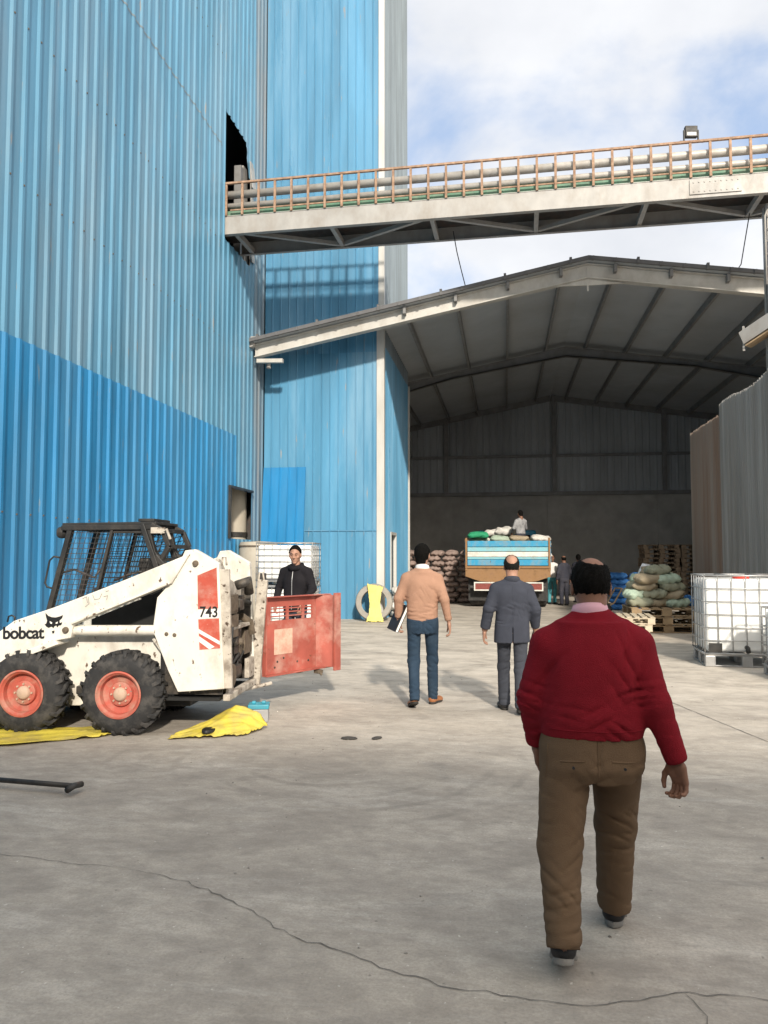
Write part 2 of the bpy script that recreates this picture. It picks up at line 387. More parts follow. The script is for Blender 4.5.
# a cumulus bank over the hangar: soft bias towards one direction of the sky
vd = N.new('ShaderNodeVectorMath'); vd.operation = 'DOT_PRODUCT'; vd.inputs[1].default_value = Vector((.02,.79,.62)).normalized()
Lk(tc.outputs['Generated'], vd.inputs[0])
mr0 = N.new('ShaderNodeMapRange'); mr0.inputs['From Min'].default_value = .90; mr0.inputs['From Max'].default_value = 1.; mr0.inputs['To Max'].default_value = .18
Lk(vd.outputs['Value'], mr0.inputs['Value'])
ad = N.new('ShaderNodeMath'); ad.operation = 'ADD'; Lk(n1.outputs['Fac'], ad.inputs[0]); Lk(mr0.outputs[0], ad.inputs[1])
mr = N.new('ShaderNodeMapRange'); mr.interpolation_type = 'SMOOTHSTEP'; mr.inputs['From Min'].default_value = .45; mr.inputs['From Max'].default_value = .68; mr.inputs['To Max'].default_value = .93
Lk(ad.outputs[0], mr.inputs['Value'])
n2 = N.new('ShaderNodeTexNoise'); n2.inputs['Scale'].default_value = 5; n2.inputs['Detail'].default_value = 8; Lk(mp.outputs[0], n2.inputs['Vector'])
cr = N.new('ShaderNodeMix'); cr.data_type = 'RGBA'; Lk(n2.outputs['Fac'], cr.inputs['Factor'])
ca, cb = [s for s in cr.inputs if s.type=='RGBA']; ca.default_value = (2.35,2.45,2.65,1); cb.default_value = (4.5,4.45,4.4,1)
mx = N.new('ShaderNodeMix'); mx.data_type = 'RGBA'; Lk(mr.outputs[0], mx.inputs['Factor'])
xa, xb = [s for s in mx.inputs if s.type=='RGBA']; wh = N.new('ShaderNodeMix'); wh.data_type = 'RGBA'; wh.inputs['Factor'].default_value = .7; wa, wb_ = [s for s in wh.inputs if s.type=='RGBA']; wb_.default_value = (1.45,1.95,2.85,1); Lk(sky.outputs[0], wa)
Lk([s for s in wh.outputs if s.type=='RGBA'][0], xa); Lk([s for s in cr.outputs if s.type=='RGBA'][0], xb)
# unseen warm glow added to the sun's half of the sky, fills the shaded yard
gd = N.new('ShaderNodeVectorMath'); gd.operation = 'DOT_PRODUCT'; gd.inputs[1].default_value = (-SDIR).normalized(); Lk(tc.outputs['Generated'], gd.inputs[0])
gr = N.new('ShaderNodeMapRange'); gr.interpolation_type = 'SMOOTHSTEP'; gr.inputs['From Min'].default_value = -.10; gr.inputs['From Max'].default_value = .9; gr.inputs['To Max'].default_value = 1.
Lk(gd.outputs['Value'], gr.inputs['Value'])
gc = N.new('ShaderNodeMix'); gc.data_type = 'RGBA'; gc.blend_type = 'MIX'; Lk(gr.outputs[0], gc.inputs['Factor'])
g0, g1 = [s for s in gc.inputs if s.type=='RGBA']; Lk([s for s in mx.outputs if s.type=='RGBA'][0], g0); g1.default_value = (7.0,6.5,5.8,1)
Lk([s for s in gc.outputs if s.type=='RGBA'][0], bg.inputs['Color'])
SC.view_settings.view_transform = 'Standard'; SC.view_settings.look = 'None'; SC.view_settings.exposure = .92; SC.view_settings.gamma = 1
SC.render.engine = 'CYCLES'; SC.cycles.max_bounces = 8; SC.cycles.diffuse_bounces = 5; SC.cycles.use_denoising = True
SC.cycles.sample_clamp_indirect = 6
# ------------------------------------------------------------------ people
_hands = {}
def hand(curl):
    """right hand hanging: wrist at 0, fingers to -z, thumb to +y, palm to -x"""
    if curl in _hands: return _hands[curl]
    chains = []
    for y0,L,sp in ((.030,.074,.10),(.011,.083,.03),(-.009,.078,-.05),(-.027,.060,-.14)):
        p = np.array([0.,y0,-.093]); a = .12+curl*.25; seg = []
        for k,(fr,da) in enumerate(((.45,.85),(.30,1.0),(.25,.7))):
            dr = np.array([-math.sin(a), math.sin(sp)*.8, -math.cos(a)]); dr /= np.linalg.norm(dr)
            q = p+dr*L*fr; seg.append((p.copy(), q)); p = q; a += da*curl
        chains.append(seg)
    def f(G):
        d = rbox(G, (0,.001,-.055), (.0135,.040,.042), .013)
        d = smin(d, cap(G,(0,0,.035),(0,0,-.03),.024,.026,(.78,1.05,1)), .02)
        d = smin(d, ell(G,(-.010,.026,-.04),(.017,.02,.032)), .012)
        for seg in chains:
            e = None
            for i,(p,q) in enumerate(seg):
                c = cap(G,p,q,(.0098,.0092,.0082)[i],(.0092,.0082,.0072)[i])
                e = c if e is None else np.minimum(e,c)
            d = smin(d, e, .006)
        t0 = (-.006,.034,-.028); t1 = (-.016,.058,-.060); t2 = (-.026,.062,-.088); t3 = (-.034,.056,-.108)
        e = smin(cap(G,t0,t1,.0135,.0115), smin(cap(G,t1,t2,.0112,.0098), cap(G,t2,t3,.0096,.008),.004), .005)
        return smin(d, e, .010)
    _hands[curl] = sdf(f, (-.10,-.06,-.20), (.035,.085,.045), .0028)
    return _hands[curl]
def place_hand(wrist, fwd, right, curl, scale=1., palm=None):
    """fwd: direction the fingers hang; palm: direction the palm faces"""
    V,Q = hand(curl); V = V*scale
    if not right: V = V*np.array([-1,1,1]); Q = Q[:,::-1]
    z = -Vector(fwd).normalized()
    x = -Vector(palm if palm else ((-1,0,0) if right else (1,0,0)))
    if not right: x = -x
    x = (x-z*x.dot(z)).normalized(); y = z.cross(x)
    A = np.array(Matrix((x,y,z)).transposed())
    return V@A.T+np.array(wrist), Q

def head_parts(sk, hair, bald, h=.0045, beard=False):
    """head centred on 0, face to +y; returns skin (V,Q) and hair (V,Q)"""
    def skull(G):
        d = ell(G,(0,-.012,.022),(.077,.097,.095))
        return smin(d, ell(G,(0,.028,-.055),(.057,.068,.066)), .035)
    def f(G):
        d = skull(G)
        d = smin(d, cap(G,(0,-.03,-.06),(0,-.045,-.20),.056,.060,(1.05,1,1)), .03)
        d = smin(d, cap(G,(-.028,.083,.028),(.028,.083,.028),.012,.012), .016)
        for s in (-1,1):
            d = -smin(-d, ell(G,(s*.032,.105,.008),(.019,.014,.012)), .012)
            d = smin(d, ell(G,(s*.031,.083,.006),(.0145,.0135,.011)), .003)
            d = smin(d, ell(G,(s*.079,-.004,-.012),(.011,.023,.034)), .006)
            d = -smin(-d, ell(G,(s*.090,-.001,-.008),(.008,.011,.019)), .006)
            d = smin(d, ell(G,(s*.045,.06,-.025),(.022,.026,.02)), .02)
        d = smin(d, cap(G,(0,.092,.015),(0,.112,-.027),.009,.013), .012)
        d = smin(d, cap(G,(-.011,.102,-.031),(.011,.102,-.031),.0085,.0085), .006)
        d = smin(d, cap(G,(-.016,.088,-.060),(.016,.088,-.060),.0085,.0085,(1,1,.75)), .005)
        d = smin(d, cap(G,(-.013,.088,-.073),(.013,.088,-.073),.009,.009,(1,1,.8)), .005)
        X,Y,Z = G
        d = -smin(-d, cap(G,(-.022,.101,-.0665),(.022,.101,-.0665),.003,.003), .003)
        return smin(d, ell(G,(0,.075,-.103),(.024,.021,.018)), .018)
    def hf(G):
        X,Y,Z = G
        d = skull(G)-(.007 if bald else .011)+.0016*(np.sin(X*190+Y*90+2*np.sin(Z*60))*np.sin(Y*170+Z*60)+.7*np.sin(X*310-Z*270+2*np.sin(Y*50))*np.sin(Y*290))
        d = smin(d, cap(G,(0,-.06,-.03),(0,-.055,-.085),.047,.050,(1.1,1,1)), .02) if not bald else d
        d = np.maximum(d, (Y*.86-Z*.50)-.006)              # face and temples stay bare
        d = np.maximum(d, -(Z+.10))
        d = np.maximum(d, -(ell(G,(.079,.004,-.012),(.02,.026,.036))))
        d = np.maximum(d, -(ell(G,(-.079,.004,-.012),(.02,.026,.036))))
        if bald:
            d = -smin(-d, ell(G,bald[0],bald[1]), .012)
        return d
    return sdf(f,(-.105,-.125,-.22),(.105,.135,.13),h), (sdf(hf,(-.10,-.13,-.115),(.10,.11,.145),h) if hair else None)

def xf(parts, c, Rm):
    A = np.array(Rm.to_3x3()); return (parts[0]@A.T+np.array(c), parts[1])

def shoe_parts(h=.005, L=.28, w=.047):
    def up(G):
        d = cap(G,(0,-.01,.05),(0,L*.60,.028),.044,.036,(w/.047,1,.85))
        d = smin(d, cap(G,(0,-.015,.05),(0,-.01,.13),.040,.045), .02)
        d = smin(d, ell(G,(0,L*.58,.03),(w,.07,.034)), .02)
        return np.maximum(np.maximum(d, .016-G[2]), G[2]-.135)
    def so(G):
        X,Y,Z = G
        r = np.where(Y>.08, np.sqrt((X/(w+.003))**2+((Y-.08)/(L*.60))**2), np.where(Y<0, np.sqrt((X/.042)**2+(Y/.062)**2), np.abs(X)/.041))
        return np.maximum((r-1)*.045, np.maximum(Z-.026, .001-Z))
    b = ((-.07,-.085,-.01),(.07,L*.60+.12,.16))
    return sdf(up,*b,h), sdf(so,*b,.006)

def person(label, loc, rz, J, cfg, group=None):
    """J: joints of the pose in metres, person facing +y, x to the person's right"""
    h = cfg.get('h', .01); T = cfg['torso']; LG = cfg['leg']; AR = cfg['arm']
    seed = cfg.get('seed', 1)
    # --- clothing distance fields
    def sleeves(G, infl=0.):
        d = None
        for s in 'LR':
            a,b,c = J['sh'+s],J['el'+s],J['wr'+s]
            e = smin(cap(G,a,b,AR[0]+infl,AR[1]+infl), cap(G,b,c,AR[1]+infl,AR[2]+infl), .02)
            d = e if d is None else np.minimum(d,e)
        return d
    def top(G):
        d = stack(G, [r for r in T if r[1] >= .12], cfg.get('te',2.4))
        d = smin(d, sleeves(G), .035)
        n = J['neck']; nr = cfg.get('nr',.080)
        for s in 'LR':                                     # sloping shoulders
            q = J['sh'+s]; d = smin(d, cap(G,(n[0],n[1]-.004,n[2]-.050),(q[0],q[1],q[2]-.004),nr,AR[0]-.004,(1,.97,1)), .024)
        hz = T[0][0]
        d = d + broad(G, seed, cfg.get('tf',.006)*.7)
        for s,sx in (('L',-1),('R',1)):
            e,a = J['el'+s],J['sh'+s]; u = np.array(J['el'+s])-np.array(a); u /= np.linalg.norm(u)
            d = d + crease(G, seed+1+sx, e, tuple(u), (.10,.10,.09), 52., cfg.get('tf',.006)*1.1)
            d = d + crease(G, seed+7+sx, (a[0]-sx*.05,a[1]-.08,a[2]-.14), (sx*.75,.1,.66), (.10,.10,.12), 40., cfg.get('tf',.006)*.9)
            w = np.array(J['wr'+s])-u*.05; d = d + crease(G, seed+9+sx, tuple(w), tuple(u), (.08,.08,.05), 75., cfg.get('tf',.006)*.7)
        rr = random.Random(seed*3+2); W_ = T[2][1]
        for i in range(7):
            x = rr.uniform(-W_,W_); z = hz+rr.uniform(.03,.20) if not cfg.get('vent') else hz+rr.uniform(.2,.5)
            d = d + crease(G, seed+30+i, (x,rr.choice((-.12,-.12,.10)),z), (rr.uniform(-.4,.4),.1,.9), (rr.uniform(.06,.14),.12,rr.uniform(.03,.06)), rr.uniform(48,80), cfg.get('tf',.006)*1.3)
        for i in range(5):
            x = rr.uniform(-W_*.8,W_*.8)
            d = d + crease(G, seed+50+i, (x,-.12,rr.uniform(hz+.22,hz+.42)), (.85,0,rr.choice((-1,1))*rr.uniform(.2,.6)), (.07,.12,rr.uniform(.07,.13)), rr.uniform(24,38), cfg.get('tf',.006)*.8)
        if cfg.get('vent'): d = d + crease(G, seed+3, (0,-.1,hz+.33), (.35,.1,.9), (.25,.3,.10), 40., cfg.get('tf',.006)*.7)
        if cfg.get('vent'):
            X,Y,Z = G
            v = np.maximum(np.abs(X+.004)-.004, np.maximum(Y-T[0][4]+.02, Z-cfg['vent']))
            d = np.maximum(d, -v)
        n = J['neck']
        d = np.maximum(d, (G[2]-(n[2]+cfg.get('nk',.006)))+.30*(G[1]-n[1]))
        for s in 'LR':                                     # sleeves end cleanly at the cuff
            e,w = np.array(J['el'+s]),np.array(J['wr'+s]); u = (w-e)/np.linalg.norm(w-e); c = w-u*cfg.get('sl',.02)
            pl = (G[0]-c[0])*u[0]+(G[1]-c[1])*u[1]+(G[2]-c[2])*u[2]
            near = cap(G,c,tuple(w+u*.05),AR[2]+.05,AR[2]+.05)
            d = np.maximum(d, np.minimum(pl, -near))
        return d
    def legs(G, infl=0.):
        d = None
        for s in 'LR':
            a,b,c = J['hp'+s],J['kn'+s],J['an'+s]
            if infl == 0: u = np.array(c)-np.array(b); c = tuple(np.array(c)+u/np.linalg.norm(u)*.09)
            e = smin(cap(G,a,b,LG[0]+infl,LG[1]+infl), cap(G,b,c,LG[1]+infl,LG[2] if infl == 0 else min(LG[2]+infl,.033)), .03)
            d = e if d is None else smin(d,e,.012)
        return d
    def trousers(G):
        d = smin(stack(G, cfg['hips'], 2.4), legs(G), .03)
        lf = cfg.get('lf',.006); d = d + broad(G, seed+5, lf*.6)
        for s,sx in (('L',-1),('R',1)):
            k,a,hp = J['kn'+s],J['an'+s],J['hp'+s]
            d = d + crease(G, seed+11+sx, (k[0],k[1]-.05,k[2]), (sx*.30,.2,.93), (.12,.12,.13), 44., lf*1.1)
            d = d + crease(G, seed+15+sx, (a[0],a[1],a[2]+.04), (sx*.2,.2,.96), (.14,.14,.10), 58., lf*1.5)
            d = d + crease(G, seed+19+sx, (sx*.05,hp[1]-.10,hp[2]-.09), (sx*.62,0,.78), (.10,.12,.09), 50., lf*1.1)
            d = d + crease(G, seed+23+sx, (hp[0],hp[1]-.05,(hp[2]+k[2])/2), (-sx*.45,.2,.87), (.12,.12,.10), 38., lf*.8)
        rr = random.Random(seed*5+4)
        for s,sx in (('L',-1),('R',1)):
            k,a,hp = J['kn'+s],J['an'+s],J['hp'+s]
            for i in range(7):
                t = rr.uniform(.1,1.9); p0,p1 = (hp,k) if t<1 else (k,a); f_ = t%1
                c = [p0[q]+(p1[q]-p0[q])*f_ for q in range(3)]
                d = d + crease(G, seed+60+i+7*(sx>0), (c[0]+rr.uniform(-.05,.05),c[1]-.06,c[2]), (rr.uniform(-.8,.8),.1,.75), (rr.uniform(.05,.09),.09,rr.uniform(.03,.08)), rr.uniform(45,80), lf*1.0)
        d = d + .006*np.exp(-((G[0]-.0)/.012)**2)*np.exp(-((G[2]-cfg['hips'][2][0]+.02)/.09)**2)*(G[1]<0)
        for s in 'LR':
            c = np.array(J['an'+s]); u = c-np.array(J['kn'+s]); u /= np.linalg.norm(u); c = c+u*cfg.get('tl',.035)
            pl = (G[0]-c[0])*u[0]+(G[1]-c[1])*u[1]+(G[2]-c[2])*u[2]
            d = np.maximum(d, np.minimum(pl, -cap(G,c,tuple(c+u*.1),LG[2]+.06,LG[2]+.06)))
        return d
    allj = np.array([v for k,v in J.items() if len(k)==3])
    lo = allj.min(0)-.16; hi = allj.max(0)+.16
    def bounds(z0,z1): return (lo[0],lo[1]-.06,z0),(hi[0],hi[1]+.06,z1)
    # --- body: one mesh (limbs and trunk under the clothes, head and hands)
    def body(G):
        d = stack(G, [(z,rx-.03,ry-.03,cx,cy) for z,rx,ry,cx,cy in T if rx>.09], 2.3)
        d = smin(d, sleeves(G,-.016), .03)
        d = smin(d, smin(stack(G,[(z,rx-.03,ry-.03,cx,cy) for z,rx,ry,cx,cy in cfg['hips']],2.3), legs(G,-.025), .03), .02)
        n,hd = J['neck'],J['head']
        d = smin(d, cap(G,(n[0],n[1],n[2]-.06),(hd[0],hd[1]-.035,hd[2]-.12),.058,.055), .03)
        return d
    Rh = Matrix.Rotation(cfg.get('yaw',0),4,'Z') @ Matrix.Rotation(cfg.get('nod',0),4,'X') @ Matrix.Rotation(cfg.get('tilt',0),4,'Y')
    hs = cfg.get('hs',1.)
    hp,hr = head_parts(None, cfg.get('hair'), cfg.get('bald'), cfg.get('hh',.0045))
    parts = [sdf(body,*bounds(lo[2]+.05,J['neck'][2]+.12), max(h,.011)), xf((hp[0]*hs,hp[1]), J['head'], Rh)]
    for s in 'LR':
        e,w = Vector(J['el'+s]),Vector(J['wr'+s]); fw = (w-e).normalized()
        fw = (fw+Vector(cfg.get('hd'+s,(0,0,-.5)))).normalized()
        parts.append(place_hand(w+ (w-e).normalized()*.012, fw, s=='R', cfg.get('curl'+s,.5), cfg.get('hns',1.0), cfg.get('palm'+s)))
    P = np_mesh('person', parts, cfg['skin'])
    tag(P, label, 'person', group); P.location = loc; P.rotation_euler = (0,0,rz)
    np_mesh(cfg['topname'], [sdf(top,*bounds(min(T[0][0],J['wrL'][2]-.05,J['wrR'][2]-.05)-.03,T[-1][0]+.08),h)], cfg['topmat'], P)
    np_mesh(cfg.get('legname','trousers'), [sdf(trousers,*bounds(lo[2]-.02,cfg['hips'][-1][0]+.02),h)], cfg['legmat'], P)
    if hr is not None:
        hv = xf((hr[0]*hs,hr[1]), J['head'], Rh); hps = [hv]
        if cfg.get('fuzz',h<.012):                         # short loose hairs break the outline
            rg_ = np.random.RandomState(seed); n_ = len(hv[0]); pick = rg_.randint(0,n_,2600)
            c0 = hv[0][pick]; nn_ = c0-(np.array(J['head'])+np.array([0,-.01,.02])); nn_ /= np.linalg.norm(nn_,axis=1)[:,None]
            d_ = nn_*.35+np.array([0,-.15,-.55])+rg_.normal(0,.35,(2600,3)); d_ /= np.linalg.norm(d_,axis=1)[:,None]
            sd = np.cross(d_,rg_.normal(0,1,(2600,3))); sd /= np.linalg.norm(sd,axis=1)[:,None]
            L_ = rg_.uniform(.006,.013,(2600,1)); b0 = c0-nn_*.002
            Vb = np.stack([b0+sd*.0007,b0-sd*.0007,b0-sd*.0003+d_*L_,b0+sd*.0003+d_*L_],1).reshape(-1,3)
            hps.append((Vb,np.arange(len(Vb)).reshape(-1,4)))
        np_mesh('hair', hps, cfg['hair'], P)
    if cfg.get('collar'):
        n = J['neck']; r = cfg.get('cr',.066); H = cfg.get('ch',.055)
        m = MB(); cy = n[1]+.008
        m.lathe([(r+.002,-.045),(r-.003,H),(r+.003,H+.004),(r+.010,H*.2),(r+.014,-.045)], (0,0,0), 'z', 36, True)
        vs = [(x*1.08, y*1.12+cy, z+n[2]-.012-y*.30) for x,y,z in m.v]
        m.v = vs; m.build('collar', cfg['collar'], P, True)
    if cfg.get('cuff'):
        for s in 'LR':
            e,w = Vector(J['el'+s]),Vector(J['wr'+s]); u = (w-e).normalized(); c = w-u*(cfg.get('sl',.02)+.022); r = AR[2]
            m = MB(); m.tube([c-u*.022,c-u*.014,c,c+u*.018,c+u*.026,c+u*.024,c+u*.0],[r*.93,r*1.05,r*1.03,r*1.0,r*.93,r*.84,r*.8],20,False); m.build('cuff', cfg['topmat'], P, True)
    up,so = shoe_parts(L=cfg.get('shoeL',.275), w=cfg.get('shoeW',.047))
    for s in 'LR':
        f = J['ft'+s]; pitch = J.get('p'+s,0.); yaw = J.get('y'+s, -.14 if s=='R' else .14)
        Rm = Matrix.Rotation(yaw,4,'Z') @ Matrix.Rotation(-pitch,4,'X')
        o = np_mesh('shoe', [xf(up,f,Rm)], cfg['shoe'], P)
        q = np_mesh('sole', [xf(so,f,Rm)], cfg['sole'], o)
    if cfg.get('face'):
        for s in (-1,1):
            c = Rh @ (Vector((s*.031,.0905,.006))*hs)
            m = MB(); m.lathe([(0,-.0075),(.0053,-.0053),(.0075,0),(.0053,.0053),(0,.0075)],(0,0,0),'z',10)
            o = m.build('eye', M['eye'], P, True); o.location = Vector(J['head'])+c
            m = MB(); m.tube([Rh@(Vector((s*.014,.098,.026))*hs), Rh@(Vector((s*.032,.0965,.031))*hs), Rh@(Vector((s*.050,.083,.025))*hs)], [.004,.0048,.0025], 8)
            o = m.build('eyebrow', M['hair'], P, True); o.location = J['head']
    return P

from mathutils.bvhtree import BVHTree
def seam(P, garment, name, pts, w, mt, side=-1, off=.0025, closed=False, step=.012):
    """stitched strip lying on the back (side=-1) or front of a garment through (x,z) points"""
    me = garment.data; bv = BVHTree.FromPolygons([v.co for v in me.vertices],[p.vertices for p in me.polygons])
    Q = []
    for a,b in zip(pts,pts[1:]):
        n = max(1,int(math.hypot(b[0]-a[0],b[1]-a[1])/step)); Q += [(a[0]+(b[0]-a[0])*i/n,a[1]+(b[1]-a[1])*i/n) for i in range(n)]
    Q.append(pts[-1]); vs = []
    for i,(x,z) in enumerate(Q):
        h = bv.ray_cast(Vector((x,side*1.0,z)),Vector((0,-side,0)))
        if h[0] is None: continue
        vs.append((h[0],h[1],(Vector((Q[min(i+1,len(Q)-1)][0]-Q[max(i-1,0)][0],0,Q[min(i+1,len(Q)-1)][1]-Q[max(i-1,0)][1])))))
    V = []; F = []
    for i,(p,n,t) in enumerate(vs):
        c = n.cross(t).normalized()*w/2
        for k,(o,e) in enumerate(((-1,-.001),(-.6,off),(.6,off),(1,-.001))): V.append(p+c*o+n*e)
        if i:
            for k in range(3): F.append((4*i-4+k,4*i-3+k,4*i+1+k,4*i+k))
    return MB().add(V,F).build(name, mt, garment, True)
def part(P, name): return [c for c in P.children if c.name.split('.')[0]==name][0]
def pose(**k):
    J = dict(shL=(-.168,-.01,1.385),elL=(-.245,-.045,1.15),wrL=(-.25,.04,.91), shR=(.168,-.01,1.385),elR=(.245,-.045,1.15),wrR=(.25,.04,.91),
             neck=(0,-.015,1.50), head=(0,.02,1.645), hpL=(-.09,0,.93),hpR=(.09,0,.93), knL=(-.10,.02,.50),knR=(.10,.02,.50),
             anL=(-.10,-.02,.09),anR=(.10,-.02,.09), ftL=(-.10,-.02,0.),ftR=(.10,-.02,0.))
    J.update(k); return J
def scaled(J, s): return {k:(tuple(c*s for c in v) if isinstance(v,tuple) else v) for k,v in J.items()}
SLIM_T = [(.93,.172,.118,0,0),(1.0,.168,.115,0,0),(1.12,.160,.112,0,0),(1.25,.172,.118,0,-.005),(1.34,.184,.118,0,-.01),(1.40,.165,.105,0,-.012),(1.45,.125,.085,0,-.012),(1.49,.088,.072,0,-.012),(1.54,.066,.064,0,-.01)]
SLIM_H = [(.80,.14,.105,0,0),(.86,.168,.118,0,0),(.93,.166,.116,0,0),(1.02,.152,.105,0,0)]

RED = person('balding man in a crimson pullover and brown chinos walking away nearest to the camera', (0.36,3.42,0), R(3),
  pose(shL=(-.184,-.01,1.300),elL=(-.246,.02,1.065),wrL=(-.226,.10,.875), shR=(.182,-.01,1.300),elR=(.250,-.075,1.065),wrR=(.326,-.06,.850),
       neck=(.005,.0,1.445), head=(.008,.035,1.553), hpL=(-.110,-.01,.86),hpR=(.105,.01,.86), knL=(-.145,-.05,.47),knR=(.128,.19,.49),
       anL=(-.155,-.20,.125),anR=(.135,.30,.085), ftL=(-.155,-.19,.062),ftR=(.135,.315,0.), pL=.30, pR=.05, yL=-.12, yR=-.22),
  dict(h=.0075, hh=.004, seed=11, torso=[(.925,.205,.150,0,.0),(.945,.216,.158,0,.0),(1.0,.222,.165,0,.0),(1.10,.214,.160,0,.0),(1.20,.203,.150,0,-.005),(1.27,.196,.138,0,-.01),(1.33,.170,.118,0,-.012),(1.40,.140,.095,0,-.010),(1.445,.095,.078,0,-.004),(1.49,.071,.070,.005,0)],
       hips=[(.74,.17,.13,0,0),(.80,.205,.155,0,-.005),(.88,.212,.155,0,0),(.97,.200,.145,0,0)], arm=(.076,.060,.046), leg=(.108,.090,.068), tl=.0, nr=.079, shoeW=.053,
       topname='pullover', topmat=M['red_knit'], legmat=M['khaki'], skin=M['skin_dark'], hair=M['hair'], bald=((.012,-.040,.118),(.054,.068,.050)),
       collar=M['pink_cloth'], cr=.064, ch=.028, shoe=M['shoe_black'], sole=M['sole_grey'], curlL=.85, curlR=.9, sl=-.012, cuff=True, hns=1.04, tf=.010, lf=.009, tk=(26.,20.), lk=(44.,14.),
       palmR=(-.8,-.5,.1), hdR=(-.12,0,-.3), nod=-.12))

TAN = person('slim man in a tan sweater and blue jeans carrying a notebook', (-.92,8.62,0), R(4),
  scaled(pose(elL=(-.255,-.02,1.17),wrL=(-.262,.02,.945), elR=(.240,-.065,1.16),wrR=(.285,-.03,.925), knL=(-.095,.01,.49),knR=(.105,.14,.50), anL=(-.080,-.16,.13),anR=(.105,.20,.09), ftL=(-.080,-.14,.055),ftR=(.105,.21,0.), pL=.30, yR=-.4, yL=.25), 1.03),
  dict(h=.0095, seed=21, torso=[(.945,.160,.112,0,0),(.965,.172,.120,0,0),(1.05,.172,.118,0,0),(1.15,.172,.116,0,0),(1.29,.184,.120,0,-.005),(1.38,.188,.118,0,-.01),(1.44,.168,.104,0,-.012),(1.49,.128,.085,0,-.012),(1.53,.088,.074,0,-.012),(1.58,.066,.064,0,-.01)],
       hips=[(.82,.15,.108,0,0),(.89,.170,.120,0,0),(.96,.166,.116,0,0),(1.05,.152,.105,0,0)], arm=(.064,.052,.040), leg=(.085,.066,.052),
       topname='sweater', topmat=M['tan_knit'], legname='jeans', legmat=M['denim'], skin=M['skin'], hair=M['hair'], collar=M['white_cloth'], ch=.034, shoe=M['shoe_tan'], sole=M['sole_dark'],
       curlL=.8, curlR=.6, cuff=True, tf=.008, lf=.007, yaw=-.25))

SUIT = person('balding man in a slate grey suit walking towards the truck', (.07,8.42,0), R(4),
  scaled(pose(shL=(-.175,-.01,1.385),shR=(.175,-.01,1.385),elL=(-.265,-.05,1.16),wrL=(-.305,.03,.93), elR=(.255,-.03,1.16),wrR=(.265,.07,.94), knL=(-.09,.16,.50),knR=(.085,-.03,.48), anL=(-.08,.22,.10),anR=(.075,-.14,.12), ftL=(-.08,.23,.0),ftR=(.075,-.12,.035), pR=.15), .955),
  dict(h=.0095, seed=31, torso=[(.76,.190,.135,0,0),(.84,.186,.135,0,0),(.96,.178,.125,0,0),(1.08,.172,.120,0,0),(1.20,.184,.125,0,-.005),(1.27,.190,.125,0,-.01),(1.33,.176,.112,0,-.012),(1.385,.130,.090,0,-.012),(1.425,.092,.076,0,-.012),(1.475,.070,.068,0,-.01)],
       hips=[(.76,.14,.105,0,0),(.83,.160,.112,0,0),(.89,.158,.110,0,0),(.98,.145,.10,0,0)], arm=(.068,.058,.050), leg=(.085,.068,.060), vent=.92, te=2.6,
       topname='jacket', topmat=M['suit'], legmat=M['suit_trouser'], skin=M['skin'], hair=M['hair_grey'], bald=((0,-.062,.078),(.058,.075,.072)), collar=M['suit'], ch=.022, cr=.072,
       shoe=M['shoe_black'], sole=M['sole_dark'], curlL=.6, curlR=.5, tf=.007, lf=.006, nod=-.05))

HOOD = person('young man in a black hooded jacket standing behind the open red door of the loader', (-3.06,11.05,0), R(168),
  scaled(pose(shL=(-.185,-.01,1.39),shR=(.185,-.01,1.39),elL=(-.27,-.0,1.16),wrL=(-.22,.16,.96), elR=(.27,.0,1.16),wrR=(.23,.16,.96)), 1.035),
  dict(h=.0095, hh=.0042, seed=41, hs=1.06, torso=[(.86,.180,.128,0,0),(.94,.184,.13,0,0),(1.08,.180,.125,0,0),(1.22,.190,.128,0,-.005),(1.33,.200,.13,0,-.01),(1.40,.178,.115,0,-.012),(1.46,.135,.10,0,-.012),(1.51,.10,.088,0,-.012),(1.56,.082,.078,0,-.015)],
       hips=SLIM_H, arm=(.072,.060,.048), leg=(.088,.07,.058), topname='hooded_jacket', topmat=M['black_cloth'], legmat=M['dark_cloth'], skin=M['skin'], hair=M['hair'], face=True,
       collar=M['black_cloth'], ch=.012, cr=.098, nr=.092, shoe=M['shoe_black'], sole=M['sole_dark'], tf=.009, yaw=.30, nod=-.20))

person('man in a white and grey shirt standing on top of the loaded sacks', (.53,26.5,1.50), R(30),
  scaled(pose(elR=(.24,.05,1.16),wrR=(.20,.25,1.05),elL=(-.25,.03,1.15),wrL=(-.2,.24,1.0)), .98),
  dict(h=.014, hh=.007, seed=51, torso=SLIM_T, hips=SLIM_H, arm=(.065,.055,.045), leg=(.085,.066,.055), topname='shirt', topmat=M['vest'], legmat=M['dark_cloth'], skin=M['skin_dark'], hair=M['hair'],
       shoe=M['shoe_black'], sole=M['sole_dark'], nod=-.2))
person('worker in dark overalls standing with his back turned beside the truck', (1.98,26.9,0), R(20),
  scaled(pose(), .955),
  dict(h=.014, hh=.007, seed=61, torso=SLIM_T, hips=SLIM_H, arm=(.07,.06,.05), leg=(.092,.075,.065), topname='work_jacket', topmat=M['dark_cloth'], legmat=M['dark_cloth'], skin=M['skin_dark'], hair=M['hair'], bald=((0,-.03,.10),(.07,.08,.06)),
       shoe=M['shoe_black'], sole=M['sole_dark']))
person('worker in a white shirt and teal trousers half hidden between truck and overalled worker', (1.62,27.6,0), R(200),
  scaled(pose(), .98),
  dict(h=.014, hh=.007, seed=71, torso=SLIM_T, hips=SLIM_H, arm=(.065,.055,.045), leg=(.085,.066,.055), topname='shirt', topmat=M['white_cloth'], legmat=M['teal_cloth'], skin=M['skin_dark'], hair=M['hair'], face=True,
       shoe=M['shoe_black'], sole=M['sole_dark']))
